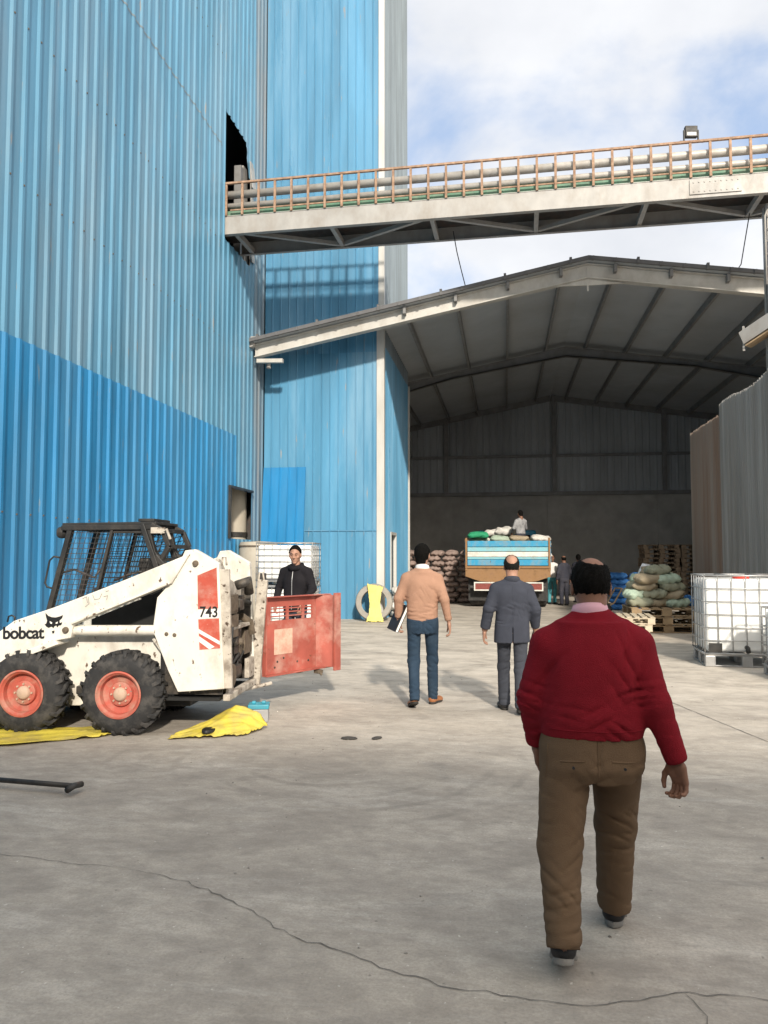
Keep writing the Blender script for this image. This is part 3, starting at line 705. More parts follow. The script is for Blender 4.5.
person('far dark haired man whose head shows just above the crimson pullover man', (2.62,28.6,0), R(10),
  scaled(pose(), .985),
  dict(h=.016, hh=.007, seed=81, torso=SLIM_T, hips=SLIM_H, arm=(.065,.055,.045), leg=(.085,.066,.055), topname='jacket', topmat=M['dark_cloth'], legmat=M['dark_cloth'], skin=M['skin_dark'], hair=M['hair'],
       shoe=M['shoe_black'], sole=M['sole_dark']))
t = part(RED,'trousers')
for sx in (-1,1):
    seam(RED, t, 'back_pocket', [(sx*.055,.845),(sx*.150,.838)], .010, M['khaki'])
    seam(RED, t, 'side_pocket', [(sx*.196,.90),(sx*.205,.76)], .008, M['khaki'])
    MB().lathe([(0,-.003),(.006,-.003),(.006,.003),(0,.003)],(sx*.102,-.168,.822),'y',10).build('pocket_button', M['book'], t)
seam(RED, t, 'seat_seam', [(0,.93),(0,.78)], .007, M['khaki'])
t = part(RED,'pullover')
seam(RED, t, 'hem_band', [(-.19,.965),(.19,.965)], .006, M['red_knit'])
t = part(TAN,'jeans')
for sx in (-1,1): seam(TAN, t, 'back_pocket', [(sx*.03,.93),(sx*.035,.85),(sx*.085,.82),(sx*.125,.855),(sx*.125,.935),(sx*.03,.93)], .006, M['denim'])
seam(TAN, t, 'yoke_seam', [(-.15,.965),(0,.945),(.15,.965)], .006, M['denim'])
seam(TAN, part(TAN,'sweater'), 'hem_band', [(-.155,.995),(.155,.995)], .006, M['tan_knit'])
t = part(SUIT,'jacket'); seam(SUIT, t, 'back_seam', [(0,1.36),(.004,1.1),(0,.93)], .005, M['suit'])
for sx in (-1,1): seam(SUIT, t, 'shoulder_seam', [(sx*.165,1.33),(sx*.15,1.22),(sx*.165,1.12)], .006, M['suit'])
t = part(HOOD,'hooded_jacket'); seam(HOOD, t, 'zip', [(0,1.50),(0,1.2),(0,.9)], .012, M['cage'], side=1)
# the notebook under the tan sweater man's arm
nb = empty('notebook', (-1.20,8.66,.985)); nb.rotation_euler = (R(6),R(24),R(34))
tag(nb, 'black covered notebook held against the left thigh by the man in the tan sweater', 'notebook')
m = MB(); m.b(-.020,-.014,-.12,.12,-.16,.16); m.b(.014,.020,-.12,.12,-.16,.16); m.b(-.014,.014,.114,.12,-.16,.16); m.build('cover', M['book'], nb, bev=.002)
MB().b(-.013,.013,-.115,.113,-.155,.155).build('pages', M['paper'], nb)
# ------------------------------------------------------------------ ground
def ground_mat():
    m = bpy.data.materials.new('worn_concrete'); m.use_nodes = True
    nt = m.node_tree; N = nt.nodes; Lk = nt.links.new; p = N['Principled BSDF']
    tc = N.new('ShaderNodeTexCoord')
    def noise(scale, det=6, rg=.6, sc=(1,1,1), rot=0, dist=0):
        mp = N.new('ShaderNodeMapping'); mp.inputs['Scale'].default_value = sc; mp.inputs['Rotation'].default_value = (0,0,rot)
        Lk(tc.outputs['Object'], mp.inputs['Vector'])
        n = N.new('ShaderNodeTexNoise'); n.inputs['Scale'].default_value = scale; n.inputs['Detail'].default_value = det
        n.inputs['Roughness'].default_value = rg; n.inputs['Distortion'].default_value = dist; Lk(mp.outputs[0], n.inputs['Vector']); return n.outputs['Fac']
    def rg(f, lo, hi, a=0., b=1.):
        r = N.new('ShaderNodeMapRange'); r.clamp = True
        for k,v in zip(('From Min','From Max','To Min','To Max'),(lo,hi,a,b)): r.inputs[k].default_value = v
        Lk(f, r.inputs['Value']); return r.outputs[0]
    def mix(f, a, b):
        x = N.new('ShaderNodeMix'); x.data_type = 'RGBA'; Lk(f, x.inputs['Factor'])
        A,B = [s for s in x.inputs if s.type=='RGBA']
        for q,c in ((A,a),(B,b)):
            if isinstance(c,tuple): q.default_value = (*c,1)
            else: Lk(c, q)
        return [s for s in x.outputs if s.type=='RGBA'][0]
    c = mix(rg(noise(.35,4),.3,.7), (.44,.39,.33), (.55,.495,.425))
    c = mix(rg(noise(1.3,8,.68,(1,1.6,1),.5,.4),.42,.64,0,.8), c, (.305,.27,.235))          # worn patches
    c = mix(rg(noise(.8,9,.7,(1,3.,1),-.3,.6),.50,.70,0,.6), c, (.68,.63,.56))             # pale dust drifts
    c = mix(rg(noise(2.2,9,.72,(1,4.,1),.15,.8),.52,.72,0,.6), c, (.27,.245,.215))         # swept streaks
    c = mix(rg(noise(.55,7,.75,(1,1,1),1.,.5),.58,.74,0,.55), c, (.20,.18,.155))           # oil stains
    c = mix(rg(noise(5,9,.75,(1,1.5,1),.9),.42,.66,0,.55), c, (.235,.207,.175))
    c = mix(rg(noise(14,7,.7),.40,.75,0,.30), c, (.24,.22,.19))
    c = mix(rg(noise(70,4,.7),.42,.72,0,.5), c, (.22,.20,.18))
    c = mix(rg(noise(26,3,.5),.69,.75,0,.55), c, (.13,.115,.10))
    c = mix(rg(noise(33,3,.5,(1,1,1),2.),.70,.75,0,.55), c, (.75,.71,.65))
    # faint curved tyre scuffs
    mp = N.new('ShaderNodeMapping'); mp.inputs['Location'].default_value = (1.4,-6.3,0); Lk(tc.outputs['Object'], mp.inputs['Vector'])
    wv = N.new('ShaderNodeTexWave'); wv.wave_type = 'RINGS'; wv.rings_direction = 'Z'; wv.inputs['Scale'].default_value = 1.1; wv.inputs['Distortion'].default_value = 1.2; wv.inputs['Detail'].default_value = 3; wv.inputs['Detail Scale'].default_value = .8
    Lk(mp.outputs[0], wv.inputs['Vector'])
    mm = N.new('ShaderNodeMath'); mm.operation = 'MULTIPLY'; Lk(rg(wv.outputs['Fac'],.80,.97,0,.38), mm.inputs[0]); Lk(rg(noise(.7,5,.7,(1,1,1),2.2),.50,.66), mm.inputs[1])
    c = mix(mm.outputs[0], c, (.17,.155,.135))
    # pale powder spilled in front of the shed
    sx = N.new('ShaderNodeSeparateXYZ'); Lk(tc.outputs['Object'], sx.inputs[0])
    m2 = N.new('ShaderNodeMath'); m2.operation = 'MULTIPLY'; Lk(rg(sx.outputs['Y'],6.0,11.5), m2.inputs[0]); Lk(rg(noise(1.1,9,.72,(1,1.8,1),.8,.5),.38,.62,0,.75), m2.inputs[1])
    c = mix(m2.outputs[0], c, (.66,.60,.52))
    Lk(c, p.inputs['Base Color'])
    Lk(rg(noise(1.3,8,.68),.3,.7,.72,.92), p.inputs['Roughness']); p.inputs['Specular IOR Level'].default_value = .25
    b = N.new('ShaderNodeBump'); b.inputs['Strength'].default_value = .35; b.inputs['Distance'].default_value = .012; Lk(noise(24,8,.75), b.inputs['Height'])
    b2 = N.new('ShaderNodeBump'); b2.inputs['Strength'].default_value = .25; b2.inputs['Distance'].default_value = .04; Lk(noise(2.2,5,.6,(1,2.5,1),.2), b2.inputs['Height'])
    Lk(b2.outputs[0], b.inputs['Normal']); Lk(b.outputs[0], p.inputs['Normal'])
    return m
MB().add([(-200,-150,0),(200,-150,0),(200,300,0),(-200,300,0)],[(0,1,2,3)]).build('ground', ground_mat())['kind'] = 'structure'
def crack(name, pts, w0, w1, jit, seed, mt, step=.05):
    r = random.Random(seed); P = []
    for a,b in zip(pts,pts[1:]):
        a,b = Vector((*a,0)),Vector((*b,0)); n = max(2,int((b-a).length/step)); d = (b-a).normalized(); q = Vector((-d.y,d.x,0))
        P += [(a+(b-a)*i/n+q*r.uniform(-jit,jit), q) for i in range(n)]
    vs = []; fs = []
    for i,(p,q) in enumerate(P):
        w = r.uniform(w0,w1)*(.4+.6*min(1,min(i,len(P)-i)/6)); vs += [tuple(p+q*w/2+Vector((0,0,.004))),tuple(p-q*w/2+Vector((0,0,.004)))]
        if i: fs.append((2*i-2,2*i-1,2*i+1,2*i))
    return MB().add(vs,fs).build(name, mt)
crack('ground_crack', [(-2.0,3.96),(-1.68,3.88),(-1.28,3.65),(-.96,3.4),(-.76,3.32),(-.47,3.17),(-.27,3.11),(-.03,3.07),(.3,3.05),(.49,3.11),(.69,3.2),(.97,3.19),(1.5,3.05)], .002,.0065,.016, 3, M['crack'])['kind'] = 'structure'
crack('ground_crack', [(-2.0,3.96),(-2.5,4.0),(-3.3,4.12),(-4.4,4.3)], .002,.005,.012, 4, M['crack'])['kind'] = 'structure'
crack('ground_crack', [(.66,3.19),(.72,3.05),(.70,2.9),(.78,2.7)], .002,.007,.012, 6, M['crack'])['kind'] = 'structure'
crack('ground_joint', [(1.3,11.6),(2.36,7.4),(3.1,4.5)], .006,.013,.004, 8, M['joint'], .08)['kind'] = 'structure'
crack('ground_joint', [(-3.5,11.2),(1.3,11.6),(7,12.1)], .004,.010,.004, 9, M['joint'], .08)['kind'] = 'structure'
crack('ground_joint', [(1.3,11.6),(-.2,18.5)], .004,.010,.004, 10, M['joint'], .08)['kind'] = 'structure'

# ------------------------------------------------------------------ corrugated sheets
def sheet(o, dr, spans, pitch=.30, dep=.035, nrm=(1,0,0), jag=0, fr=(.0,.58,.70,.86,.98), seed=1):
    """trapezoid sheet: runs from o along dr; spans (s0,s1,z0,z1), z may be a function of s; ribs stand out along nrm"""
    m = MB(); o = Vector(o); dr = Vector(dr); nn = Vector(nrm); r = random.Random(seed)
    def off(s):
        t = (s/pitch)%1.
        for a,b,va,vb in ((0,fr[1],0,0),(fr[1],fr[2],0,1),(fr[2],fr[3],1,1),(fr[3],fr[4],1,0),(fr[4],1.001,0,0)):
            if a<=t<b+1e-9: return dep*(va+(vb-va)*((t-a)/(b-a)))
        return 0
    for s0,s1,z0,z1 in spans:
        k0,k1 = int(s0/pitch)-1,int(s1/pitch)+1
        S = sorted({round(s,5) for k in range(k0,k1+1) for s in [(k+f)*pitch for f in fr[1:]] if s0<s<s1}|{s0,s1})
        vs = []; fs = []
        for i,s in enumerate(S):
            p = o+dr*s+nn*off(s); a = z0(s) if callable(z0) else z0; b = z1(s) if callable(z1) else z1
            if jag: b += r.uniform(-jag,jag)
            vs += [(p.x,p.y,a),(p.x,p.y,b)]
            if i: fs.append((2*i-2,2*i,2*i+1,2*i-1))
        m.add(vs,fs)
    return m
LX, TY, TX, FY = -6.55, 20.2, -3.2, 19.2
# ------------------------------------------------------------------ tall blue building on the left
bd = empty('corrugated_building', (LX,8,0)); tag(bd, 'tall pale blue corrugated metal building with a deeper blue lower band along the yard', 'building')
def loc(m): m.v = [(x-LX,y-8,z) for x,y,z in m.v]; return m
Y0 = -3.
hole_hi = lambda s: 12.40-max(0,s+Y0-18.50)*2.4      # torn opening where the conveyor enters
def seam(s): return 4.52
loc(sheet((LX,Y0,0),(0,1,0),[(0,17.06-Y0,4.6,24.),(17.06-Y0,18.0-Y0,4.6,9.25),(18.0-Y0,19.0-Y0,3.32,9.25),(19.0-Y0,19.2-Y0,3.32,24),(19.2-Y0,19.3-Y0,0,24.),
    (18.0-Y0,19.2-Y0,0,2.1),(17.06-Y0,18.55-Y0,12.40,24.),(18.55-Y0,19.0-Y0,hole_hi,24.)], .305, .030)).build('upper_cladding', M['wall_up'], bd, recalc=False)
loc(sheet((LX,Y0,0),(0,1,0),[(19.3-Y0,TY-Y0,0,24.)], .305, .030)).build('weathered_corner_sheet', M['wall_corner'], bd, recalc=False)
for z in (11.4,):
    loc(sheet((LX+.005,Y0,0),(0,1,0),[(0,16.9-Y0,z,z+.035)], .305, .030)).build('sheet_lap', M['wall_grey'], bd, recalc=False)
m = MB()
for z in (2.25,6.8,9.05,13.6):
    k = 0
    while (k+.79)*.305 < 16.9-Y0:
        m.box((LX+(.055 if z<4.6 else .034),Y0+(k+.79)*.305,z+.01*math.sin(k*2.3)),(.010,.022,.022)); k += 1
loc(m).build('screws', M['engine_tan'], bd)
loc(sheet((LX+.02,Y0,0),(0,1,0),[(0,17.58-Y0,0,4.64),(17.58-Y0,17.98-Y0,3.32,4.64),(17.58-Y0,17.98-Y0,0,2.1)], .305, .030)).build('lower_cladding', M['wall_low'], bd, recalc=False)
m = MB(); m.b(LX-14,LX-.35,Y0,Y0+.1,0,24); m.b(LX-14,LX-.35,TY+5.2,TY+5.3,0,24); m.b(LX-14.1,LX-14,Y0,TY+5.3,0,24); m.b(LX-14.1,LX,Y0,TY+5.3,24,24.1)
loc(m).build('rear_walls', M['wall_grey'], bd)
m = MB()
for y in (Y0+.4,4,8,12,16.2,19.9): m.b(LX-.34,LX-.14,y,y+.2,0,24)
for z in (4.5,9.05,13.6,18.): m.b(LX-.13,LX-.03,Y0,TY,z-.12,z)
loc(m).build('frame', M['steel_dark'], bd)
m = MB(); m.bar((LX-.15,19.02,9.3),(LX-.15,18.9,11.9),.05,.3); m.bar((LX+.05,19.08,9.4),(LX+.06,18.86,12.0),.02,.22,(0,1,0)); m.bar((LX+.03,18.98,12.0),(LX+.16,18.80,11.2),.02,.3,(0,1,0)); m.bar((LX+.08,19.3,10.9),(LX+.22,19.5,10.4),.05,.04)
loc(m).build('torn_flashing', M['steel_cream'], bd)
m = MB(); m.tube([(LX-.5,17.2,11.4),(LX-1.2,18.8,9.8)],.07); m.tube([(LX-.9,17.2,12.2),(LX-1.6,19.0,10.2)],.08); m.b(LX-1.,LX-.85,17.9,18.05,9.2,12.8); m.b(LX-.3,LX-.12,18.55,18.75,9.2,11.8)
loc(m).build('inner_steelwork', M['steel_grey'], bd)
loc(MB().b(LX+.02,LX+.08,17.53,19.24,3.32,3.38).b(LX+.02,LX+.08,17.53,17.58,2.1,3.32)).build('opening_frame', M['black'], bd)
# drum and duct standing in the low opening
dr = empty('hopper_drum', (-6.02,18.3,0)); tag(dr, 'beige cylindrical drum standing under the low square opening of the blue wall', 'drum')
MB().lathe([(0,0),(.46,0),(.47,.03),(.47,1.96),(.44,2.02),(0,2.05)],n=36).build('drum', M['beige_drum'], dr, 'auto')
MB().lathe([(.475,1.90),(.485,1.90),(.485,1.94),(.475,1.94)],n=36,close=True).build('rim_band', M['engine_tan'], dr, 'auto')
du = empty('duct', (-7.12,19.35,0)); tag(du, 'beige vertical duct visible through the low square opening of the blue wall', 'duct')
MB().lathe([(0,0),(.40,0),(.40,5.5),(0,5.5)],n=30).build('pipe', M['beige_drum'], du, 'auto')
MB().lathe([(.405,2.18),(.43,2.18),(.43,2.30),(.405,2.30)],n=30,close=True).build('clamp_ring', M['black'], du, 'auto')

# ------------------------------------------------------------------ tower whose foot closes the left of the shed
tw = empty('blue_tower', (LX,TY,0)); tag(tw, 'blue sheet metal tower with white corner trim rising above the shed roof', 'tower')
def loc(m): m.v = [(x-LX,y-TY,z) for x,y,z in m.v]; return m
loc(sheet((LX+.04,TY,0),(1,0,0),[(0,TX-LX-.16,0,7.2)], .235,.022,(0,-1,0),fr=(0,.80,.86,.93,.99))).build('lower_front_cladding', M['wall_front'], tw, recalc=False)
loc(sheet((LX+.04,TY+.003,0),(1,0,0),[(0,TX-LX-.16,7.2,24.5)], .235,.022,(0,-1,0),fr=(0,.80,.86,.93,.99))).build('upper_front_cladding', M['wall_tower'], tw, recalc=False)
loc(sheet((TX,TY,0),(0,1,0),[(.1,1.2,0,7.4),(1.2,2.2,2.3,7.4),(2.2,5.3,0,7.4)], .235,.022,(1,0,0),fr=(0,.80,.86,.93,.99))).build('lower_side_cladding', M['wall_front'], tw, recalc=False)
loc(sheet((TX,TY,0),(0,1,0),[(.1,5.3,7.4,24.5)], .235,.022,(1,0,0),fr=(0,.80,.86,.93,.99))).build('upper_side_cladding', M['wall_grey'], tw, recalc=False)
m = MB(); m.b(TX-.17,TX+.035,TY-.045,TY+.12,0,8.2); m.b(TX-.12,TX+.035,TY-.045,TY+.10,8.2,24.5); loc(m).build('corner_trim', M['trim_white'], tw)
loc(MB().b(TX-.1,TX+.06,TY+5.3,TY+5.42,0,7.4)).build('end_trim', M['trim_white'], tw)
loc(MB().b(LX-.3,TX+.04,TY,TY+5.3,24.5,24.6).b(LX-.1,LX,TY,TY+5.3,8,24.5).b(LX,TX,TY+5.2,TY+5.3,0,24.5)).build('rear_walls', M['wall_grey'], tw)
d = loc(MB().b(TX-.04,TX+.05,TY+1.15,TY+1.23,0,2.36).b(TX-.04,TX+.05,TY+2.17,TY+2.25,0,2.36).b(TX-.04,TX+.05,TY+1.23,TY+2.17,2.28,2.36)).build('door_frame', M['trim_white'], tw)
loc(MB().b(TX-.10,TX-.06,TY+1.23,TY+2.17,0,2.28)).build('door', M['wall_grey'], tw)
loc(MB().b(LX-.0,TX-.16,TY-.03,TY-.024,2.35,2.37)).build('sheet_lap', M['wall_front'], tw)

# ------------------------------------------------------------------ open fronted shed
BY, RX, RZ, SL, SR = 35., 2.08, 8.96, .1945, .150
XL, XR = -6.55, 11.2
zt = lambda x: RZ-(SL*(RX-x) if x<RX else SR*(x-RX))
sh = empty('open_shed', (RX,FY,0)); tag(sh, 'open fronted steel shed with a low pitched roof and a dark interior', 'shed')
def loc(m): m.v = [(x-RX,y-FY,z) for x,y,z in m.v]; return m
m = MB()
def slab(x0,x1,y0,y1,t=.05):
    m.prism([(x0,zt(x0)-t),(x1,zt(x1)-t),(x1,zt(x1)),(x0,zt(x0))], y0, y1)
slab(XL,TX-.02,FY-.25,TY-.06); slab(TX-.02,RX,FY-.25,BY); slab(RX,XR,FY-.25,BY); slab(XL,TX-.02,TY+5.45,BY)
rf = loc(m).build('roof', M['roof_under'], sh)
m = MB()
for i in range(-5,8):
    x = RX+.65+i*1.3
    if x < XR-.2: m.b(x-.035,x+.035,(FY-.2) if x>TX+.1 else TY+5.5,BY-.05,zt(x)-.25,zt(x)-.06)
build_each(loc(m), 'purlin', M['steel_grey'], rf)
m = MB()
for k in range(34):
    x = XL+.25+k*.53
    m.b(x-.03,x+.03,FY-.36,FY-.25,zt(x)-.06,zt(x)+(.09 if k%3==0 else .03))
build_each(loc(m), 'roof_clip', M['roof_edge'], rf)
m = MB()
for x0,x1 in ((XL,RX),(RX,XR)): m.prism([(x0,zt(x0)-.05),(x1,zt(x1)-.05),(x1,zt(x1)+.04),(x0,zt(x0)+.04)],FY-.33,FY-.255)
loc(m).build('roof_edge', M['roof_edge'], rf)
m = MB()
def rafter(y, h0, h1, hr, xl, xr, w=.2):
    for a,b in ((xl,RX),(xr,RX)):
        mid = a+(b-a)*.55
        P = [(a,zt(a)-.26-h0),(mid,zt(mid)-.26-h1),(b,zt(b)-.26-hr),(b,zt(b)-.26),(a,zt(a)-.26)]
        if a>b: P = P[::-1]
        m.prism(P,y-.01,y+.01)
        for e in (0,1):
            for (p,q) in (((P[0],P[1]),(P[1],P[2])) if a<b else ((P[4],P[3]),(P[3],P[2]))): m.bar((p[0],y,p[1]),(q[0],y,q[1]),w,.02)
        m.bar((a,y,zt(a)-.25),(b,y,zt(b)-.25),w,.02)
for y in (26.2,): rafter(y,.55,.18,.30,TX+.1 if y<25 else XL,XR)
loc(m).build('inner_rafter', M['steel_grey'], sh)
m = MB()
for x0,x1,e0,e1 in ((XL+.1,RX,.32,.34),(RX,XR,.34,.40)):
    m.prism([(x0,zt(x0)-.07-e0),(x1,zt(x1)-.07-e1),(x1,zt(x1)-.07),(x0,zt(x0)-.07)],FY-.02,FY+.03)
    m.bar((x0,FY+.01,zt(x0)-.08-e0),(x1,FY+.01,zt(x1)-.08-e1),.22,.025)
    m.bar((x0,FY+.01,zt(x0)-.08),(x1,FY+.01,zt(x1)-.08),.22,.025)
m.b(RX-.02,RX+.02,FY-.03,FY-.021,zt(RX)-.75,zt(RX)-.1); m.prism([(RX-.9,zt(RX-.9)-.41),(RX,zt(RX)-.42),(RX+.9,zt(RX+.9)-.46),(RX,zt(RX)-.60)],FY-.012,FY+.022)
m.bar((XL+.15,FY,zt(XL)-.48),(XL+.85,FY,zt(XL)-.50),.12,.1)
loc(m).build('front_rafter', M['fascia'], sh)
m = MB(); m.tube([(XL+.02,FY-.2,zt(XL)-.05),(XL+.02,TY-.2,zt(XL)-.05)],.10,12); m.tube([(XL+.35,FY+.35,zt(XL)-.42),(XL+.35,FY+.36,zt(XL)-.6)],.06); m.b(XL-.05,XL+.30,FY-.1,FY+.3,zt(XL)-.02,zt(XL)+.16)
loc(m).build('gutter', M['steel_cream'], sh)
m = MB()
for x in (XR-.3,):
    for y in (FY,25.9,30.5): m.b(x-.12,x+.12,y-.18,y+.18,0,zt(x)-.3)
for y in (25.95,30.5): m.b(XL,XL+.24,y-.15,y+.15,0,zt(XL)-.3)
build_each(loc(m), 'column', M['steel_grey'], sh)
loc(sheet((XL,BY,0),(1,0,0),[(0,XR-XL,4.55,lambda s: zt(XL+s)-.06)], .30,.035,(0,-1,0))).build('rear_cladding', M['back_sheet'], sh, recalc=False)
m = MB(); m.b(XL,XR,BY-.05,BY+.15,0,4.45)
for x in (-2.6,2.2,6.9): m.b(x-.3,x+.3,BY-.13,BY-.05,0,4.44)
loc(m).build('rear_block_wall', M['block'], sh)
m = MB(); m.b(XL,XR,BY-.16,BY-.06,6.1,6.22); m.b(XL,XR,BY-.2,BY-.06,4.38,4.55)
for x in (-2.6,2.2,6.9): m.b(x-.09,x+.09,BY-.30,BY-.16,4.5,zt(x)-.1)
for a,b in ((XL,RX),(RX,XR)): m.bar((a,BY-.12,zt(a)-.2),(b,BY-.12,zt(b)-.2),.12,.25)
loc(sheet((7.2,FY+.25,0),(1,0,0),[(0,XR-7.2,0,lambda s: zt(7.2+s)-.07)], .235,.022,(0,-1,0),fr=(0,.80,.86,.93,.99))).build('front_cladding', M['wall_front'], sh, recalc=False)
loc(m).build('rear_girt', M['steel_grey'], sh)
loc(MB().b(XR,XR+.1,FY,BY,0,zt(XR)-.05).b(XL-.1,XL,TY+5.3,BY,0,zt(XL)-.05)).build('side_wall', M['back_sheet'], sh)

# ------------------------------------------------------------------ conveyor bridge
CB = empty('conveyor_bridge', (0,17.6,9.4), R(-1.2)); tag(CB, 'long steel conveyor bridge with rusty railing posts crossing above the yard', 'bridge')
def loc(m): m.v = [(x,y-17.6,z-9.4) for x,y,z in m.v]; return m
XA, XB = -6.9, 16.
def channel(y, s):
    m = MB(); m.b(XA+.28,XB,y-.01,y+.01,9.36,9.78); m.b(XA+.28,XB,y-.02,y+s*.11,9.345,9.36); m.b(XA+.28,XB,y-.02,y+s*.11,9.78,9.795); return m
m = channel(17.0,1); m.b(4.0,5.05,16.965,16.988,9.42,9.74)
for i in range(9):
    for z in (9.48,9.68): m.lathe([(0,-.012),(.016,-.012),(.016,0)],(4.08+i*.112,16.965,z),'y',8)
loc(m).build('front_beam', M['steel_cream'], CB)
loc(channel(18.35,-1)).build('rear_beam', M['steel_cream'], CB)
loc(MB().b(XA,XB,17.0,18.34,9.70,9.74)).build('deck_plate', M['steel_dark'], CB)
m = MB(); x = XA+.6; k = 0
while x < XB-1:
    m.bar((x,17.02,9.44),(x,18.33,9.44),.10,.14)
    a,b = ((17.05,18.2),(18.2,17.05))[k%2]
    m.bar((x+.06,a,9.42),(x+2.3,b,9.42),.09,.09); x += 2.36; k += 1
loc(m).build('cross_bracing', M['steel_cream'], CB)
post = None
for y in (16.97,18.37):
    x = XA+.40
    while x < 12.6:
        if post is None: post = MB().b(-.026,.026,-.02,.02,.39,1.16).build('railing_post', M['rust_rail'], CB)
        else:
            post = post.copy(); COL.objects.link(post); post.parent = CB
        post.location = (x,y-17.6,0); x += .405
    m = MB(); m.bar((XA+.2,y,10.58),(XB,y,10.58),.06,.045); loc(m).build('hand_rail', M['rust_rail'], CB)
    m = MB()
    for z in (9.93,): m.bar((XA+.5,y+.03,z),(XB,y+.03,z),.03,.03)
    loc(m).build('knee_rail', M['rust_rail'], CB)
m = MB(); m.tube([(XA-1,17.14,10.37),(XB,17.14,10.37)],.092,14); loc(m).build('pipe', M['pipe'], CB, True)
m = MB(); m.tube([(XA-1,17.16,10.10),(XB,17.16,10.10)],.072,14); loc(m).build('pipe', M['pipe'], CB, True)
m = MB(); m.tube([(XA-1,17.3,9.99),(XB,17.3,9.99)],.05,12); loc(m).build('pipe', M['pipe'], CB, True)
m = MB(); m.tube([(XA-1,18.1,10.25),(XB,18.1,10.25)],.075,14); loc(m).build('pipe', M['pipe'], CB, True)
m = MB()
for z,y in ((9.90,17.14),(9.86,17.9)): m.bar((XA,y,z),(XB,y,z),.10,.11)
x = XA
while x < XB: m.b(x,x+.06,17.1,18.1,9.80,9.9); x += .95
loc(m).build('conveyor_frame', M['green'], CB)
m = MB(); m.b(XA,XB,17.35,17.85,9.93,9.955); loc(m).build('conveyor_belt', M['rubber'], CB)
fl = empty('floodlight', (4.05,16.93,10.62), R(8)); fl.scale = (.82,.82,.82); tag(fl, 'small black floodlight fixed on the bridge handrail', 'floodlight')
MB().b(-.16,.16,-.05,.07,.10,.40).b(-.11,.11,.07,.12,.15,.36).build('housing', M['black'], fl, bev=.012)
MB().b(-.12,.12,-.056,-.052,.13,.22).build('glass', M['lamp_glass'], fl)
MB().b(-.2,-.17,-.02,.03,0,.3).b(.17,.2,-.02,.03,0,.3).b(-.3,.32,-.03,.03,-.03,.0).build('bracket', M['black'], fl)
def cable(label, pts, r=.012):
    m = MB(); m.tube(pts, r, 6); tag(m.build('cable', M['rubber'], None, True), label, 'cable')
cable('thin black cable hanging from mid bridge down to the shed roof', [(-1.15,17.9,9.4),(-1.08,18.2,9.0),(-1.0,18.6,8.7),(-.92,18.95,zt(-.92)+.05)])
cable('thin black cable hanging from the bridge beside the steel column', [(5.5,17.9,9.4),(5.5,18.3,8.9),(5.52,18.7,8.5),(5.53,18.98,zt(5.53)+.05)])

# steel column at the right edge
cl = empty('steel_column', (5.86,17.45,0)); tag(cl, 'cream steel column with a cantilever bracket under the right end of the bridge', 'column')
MB().b(-.2,.2,-.02,.02,0,9.3).b(-.2,-.18,-.16,.16,0,9.3).b(.18,.2,-.16,.16,0,9.3).build('shaft', M['steel_cream'], cl)
MB().bar((-.1,-.3,6.75),(-.62,.25,6.45),.22,.30).bar((-.62,.20,6.45),(-.65,.22,6.45),.05,.55).build('bracket', M['steel_cream'], cl)
MB().bar((-.05,-.3,6.56),(-.55,.2,6.27),.24,.03).build('soffit_board', M['wood'], cl)
m = MB(); m.tube([(-.26,-.2,7.5),(-.26,-.2,9.0),(-.20,-.2,9.15),(-.05,-.2,9.2)],.022); m.tube([(.1,-.2,7.5),(.1,-.2,9.2)],.022)
for i in range(6): m.tube([(-.26,-.2,7.6+i*.28),(.1,-.2,7.6+i*.28)],.014,6)
m.build('ladder', M['steel_cream'], cl, True)

# corrugated fences on the right
fx = 4.62
w = sheet((fx,12.9,0),(0,1,0),[(0,4.45,0,lambda s: 4.93+.05*math.sin(s*2))], .115,.03,(-1,0,0),.02,(0,.30,.5,.8,1.0)).build('corrugated_fence', M['galv'], recalc=False)
tag(w, 'tall grey corrugated metal fence behind the white tank', 'fence')
MB().b(fx+.04,fx+.10,12.9,17.3,1.2,1.3).b(fx+.04,fx+.10,12.9,17.3,4.4,4.5).build('rail', M['steel_dark'], w)
m = MB()
for y in (13.,15.1,17.2): m.b(fx+.10,fx+.2,y,y+.1,0,4.8)
build_each(m, 'post', M['steel_dark'], w)
w = sheet((fx+.02,17.36,0),(0,1,0),[(0,2.75,0,lambda s: 4.74)], .115,.03,(-1,0,0),.03,(0,.30,.5,.8,1.0),3).build('corrugated_fence', M['galv_rust'], recalc=False)
tag(w, 'rusty brown corrugated metal fence section ending beside the dark shed', 'fence')
MB().b(fx+.06,fx+.12,17.4,20.1,1.2,1.3).b(fx+.06,fx+.12,17.4,20.1,4.3,4.4).build('rail', M['steel_dark'], w)
MB().b(fx+.12,fx+.22,20.,20.1,0,4.6).build('post', M['steel_dark'], w)

# loose blue sheet leaning on the tower front
w = sheet((-6.12,19.78,0),(1,0,0),[(0,1.19,0,4.1)], .245,.022,(0,-1,0),fr=(0,.80,.86,.93,.99)).build('metal_sheet', M['sheet_blue'], recalc=False)
w.data.transform(Matrix.Translation((6.12,-19.78,0))); w.location = (-6.47,19.62,0); w.rotation_euler = (R(-6.0),0,R(0)); tag(w, 'bright blue loose metal sheet leaning upright against the tower front', 'metal sheet')

# shed behind the viewer that shades the near yard
wb = empty('warehouse', (0,-9,0)); tag(wb, 'grey warehouse standing behind the viewer and shading the near ground', 'warehouse')
MB().b(-14,22,-12,0,0,8.75).build('wall', M['back_sheet'], wb)

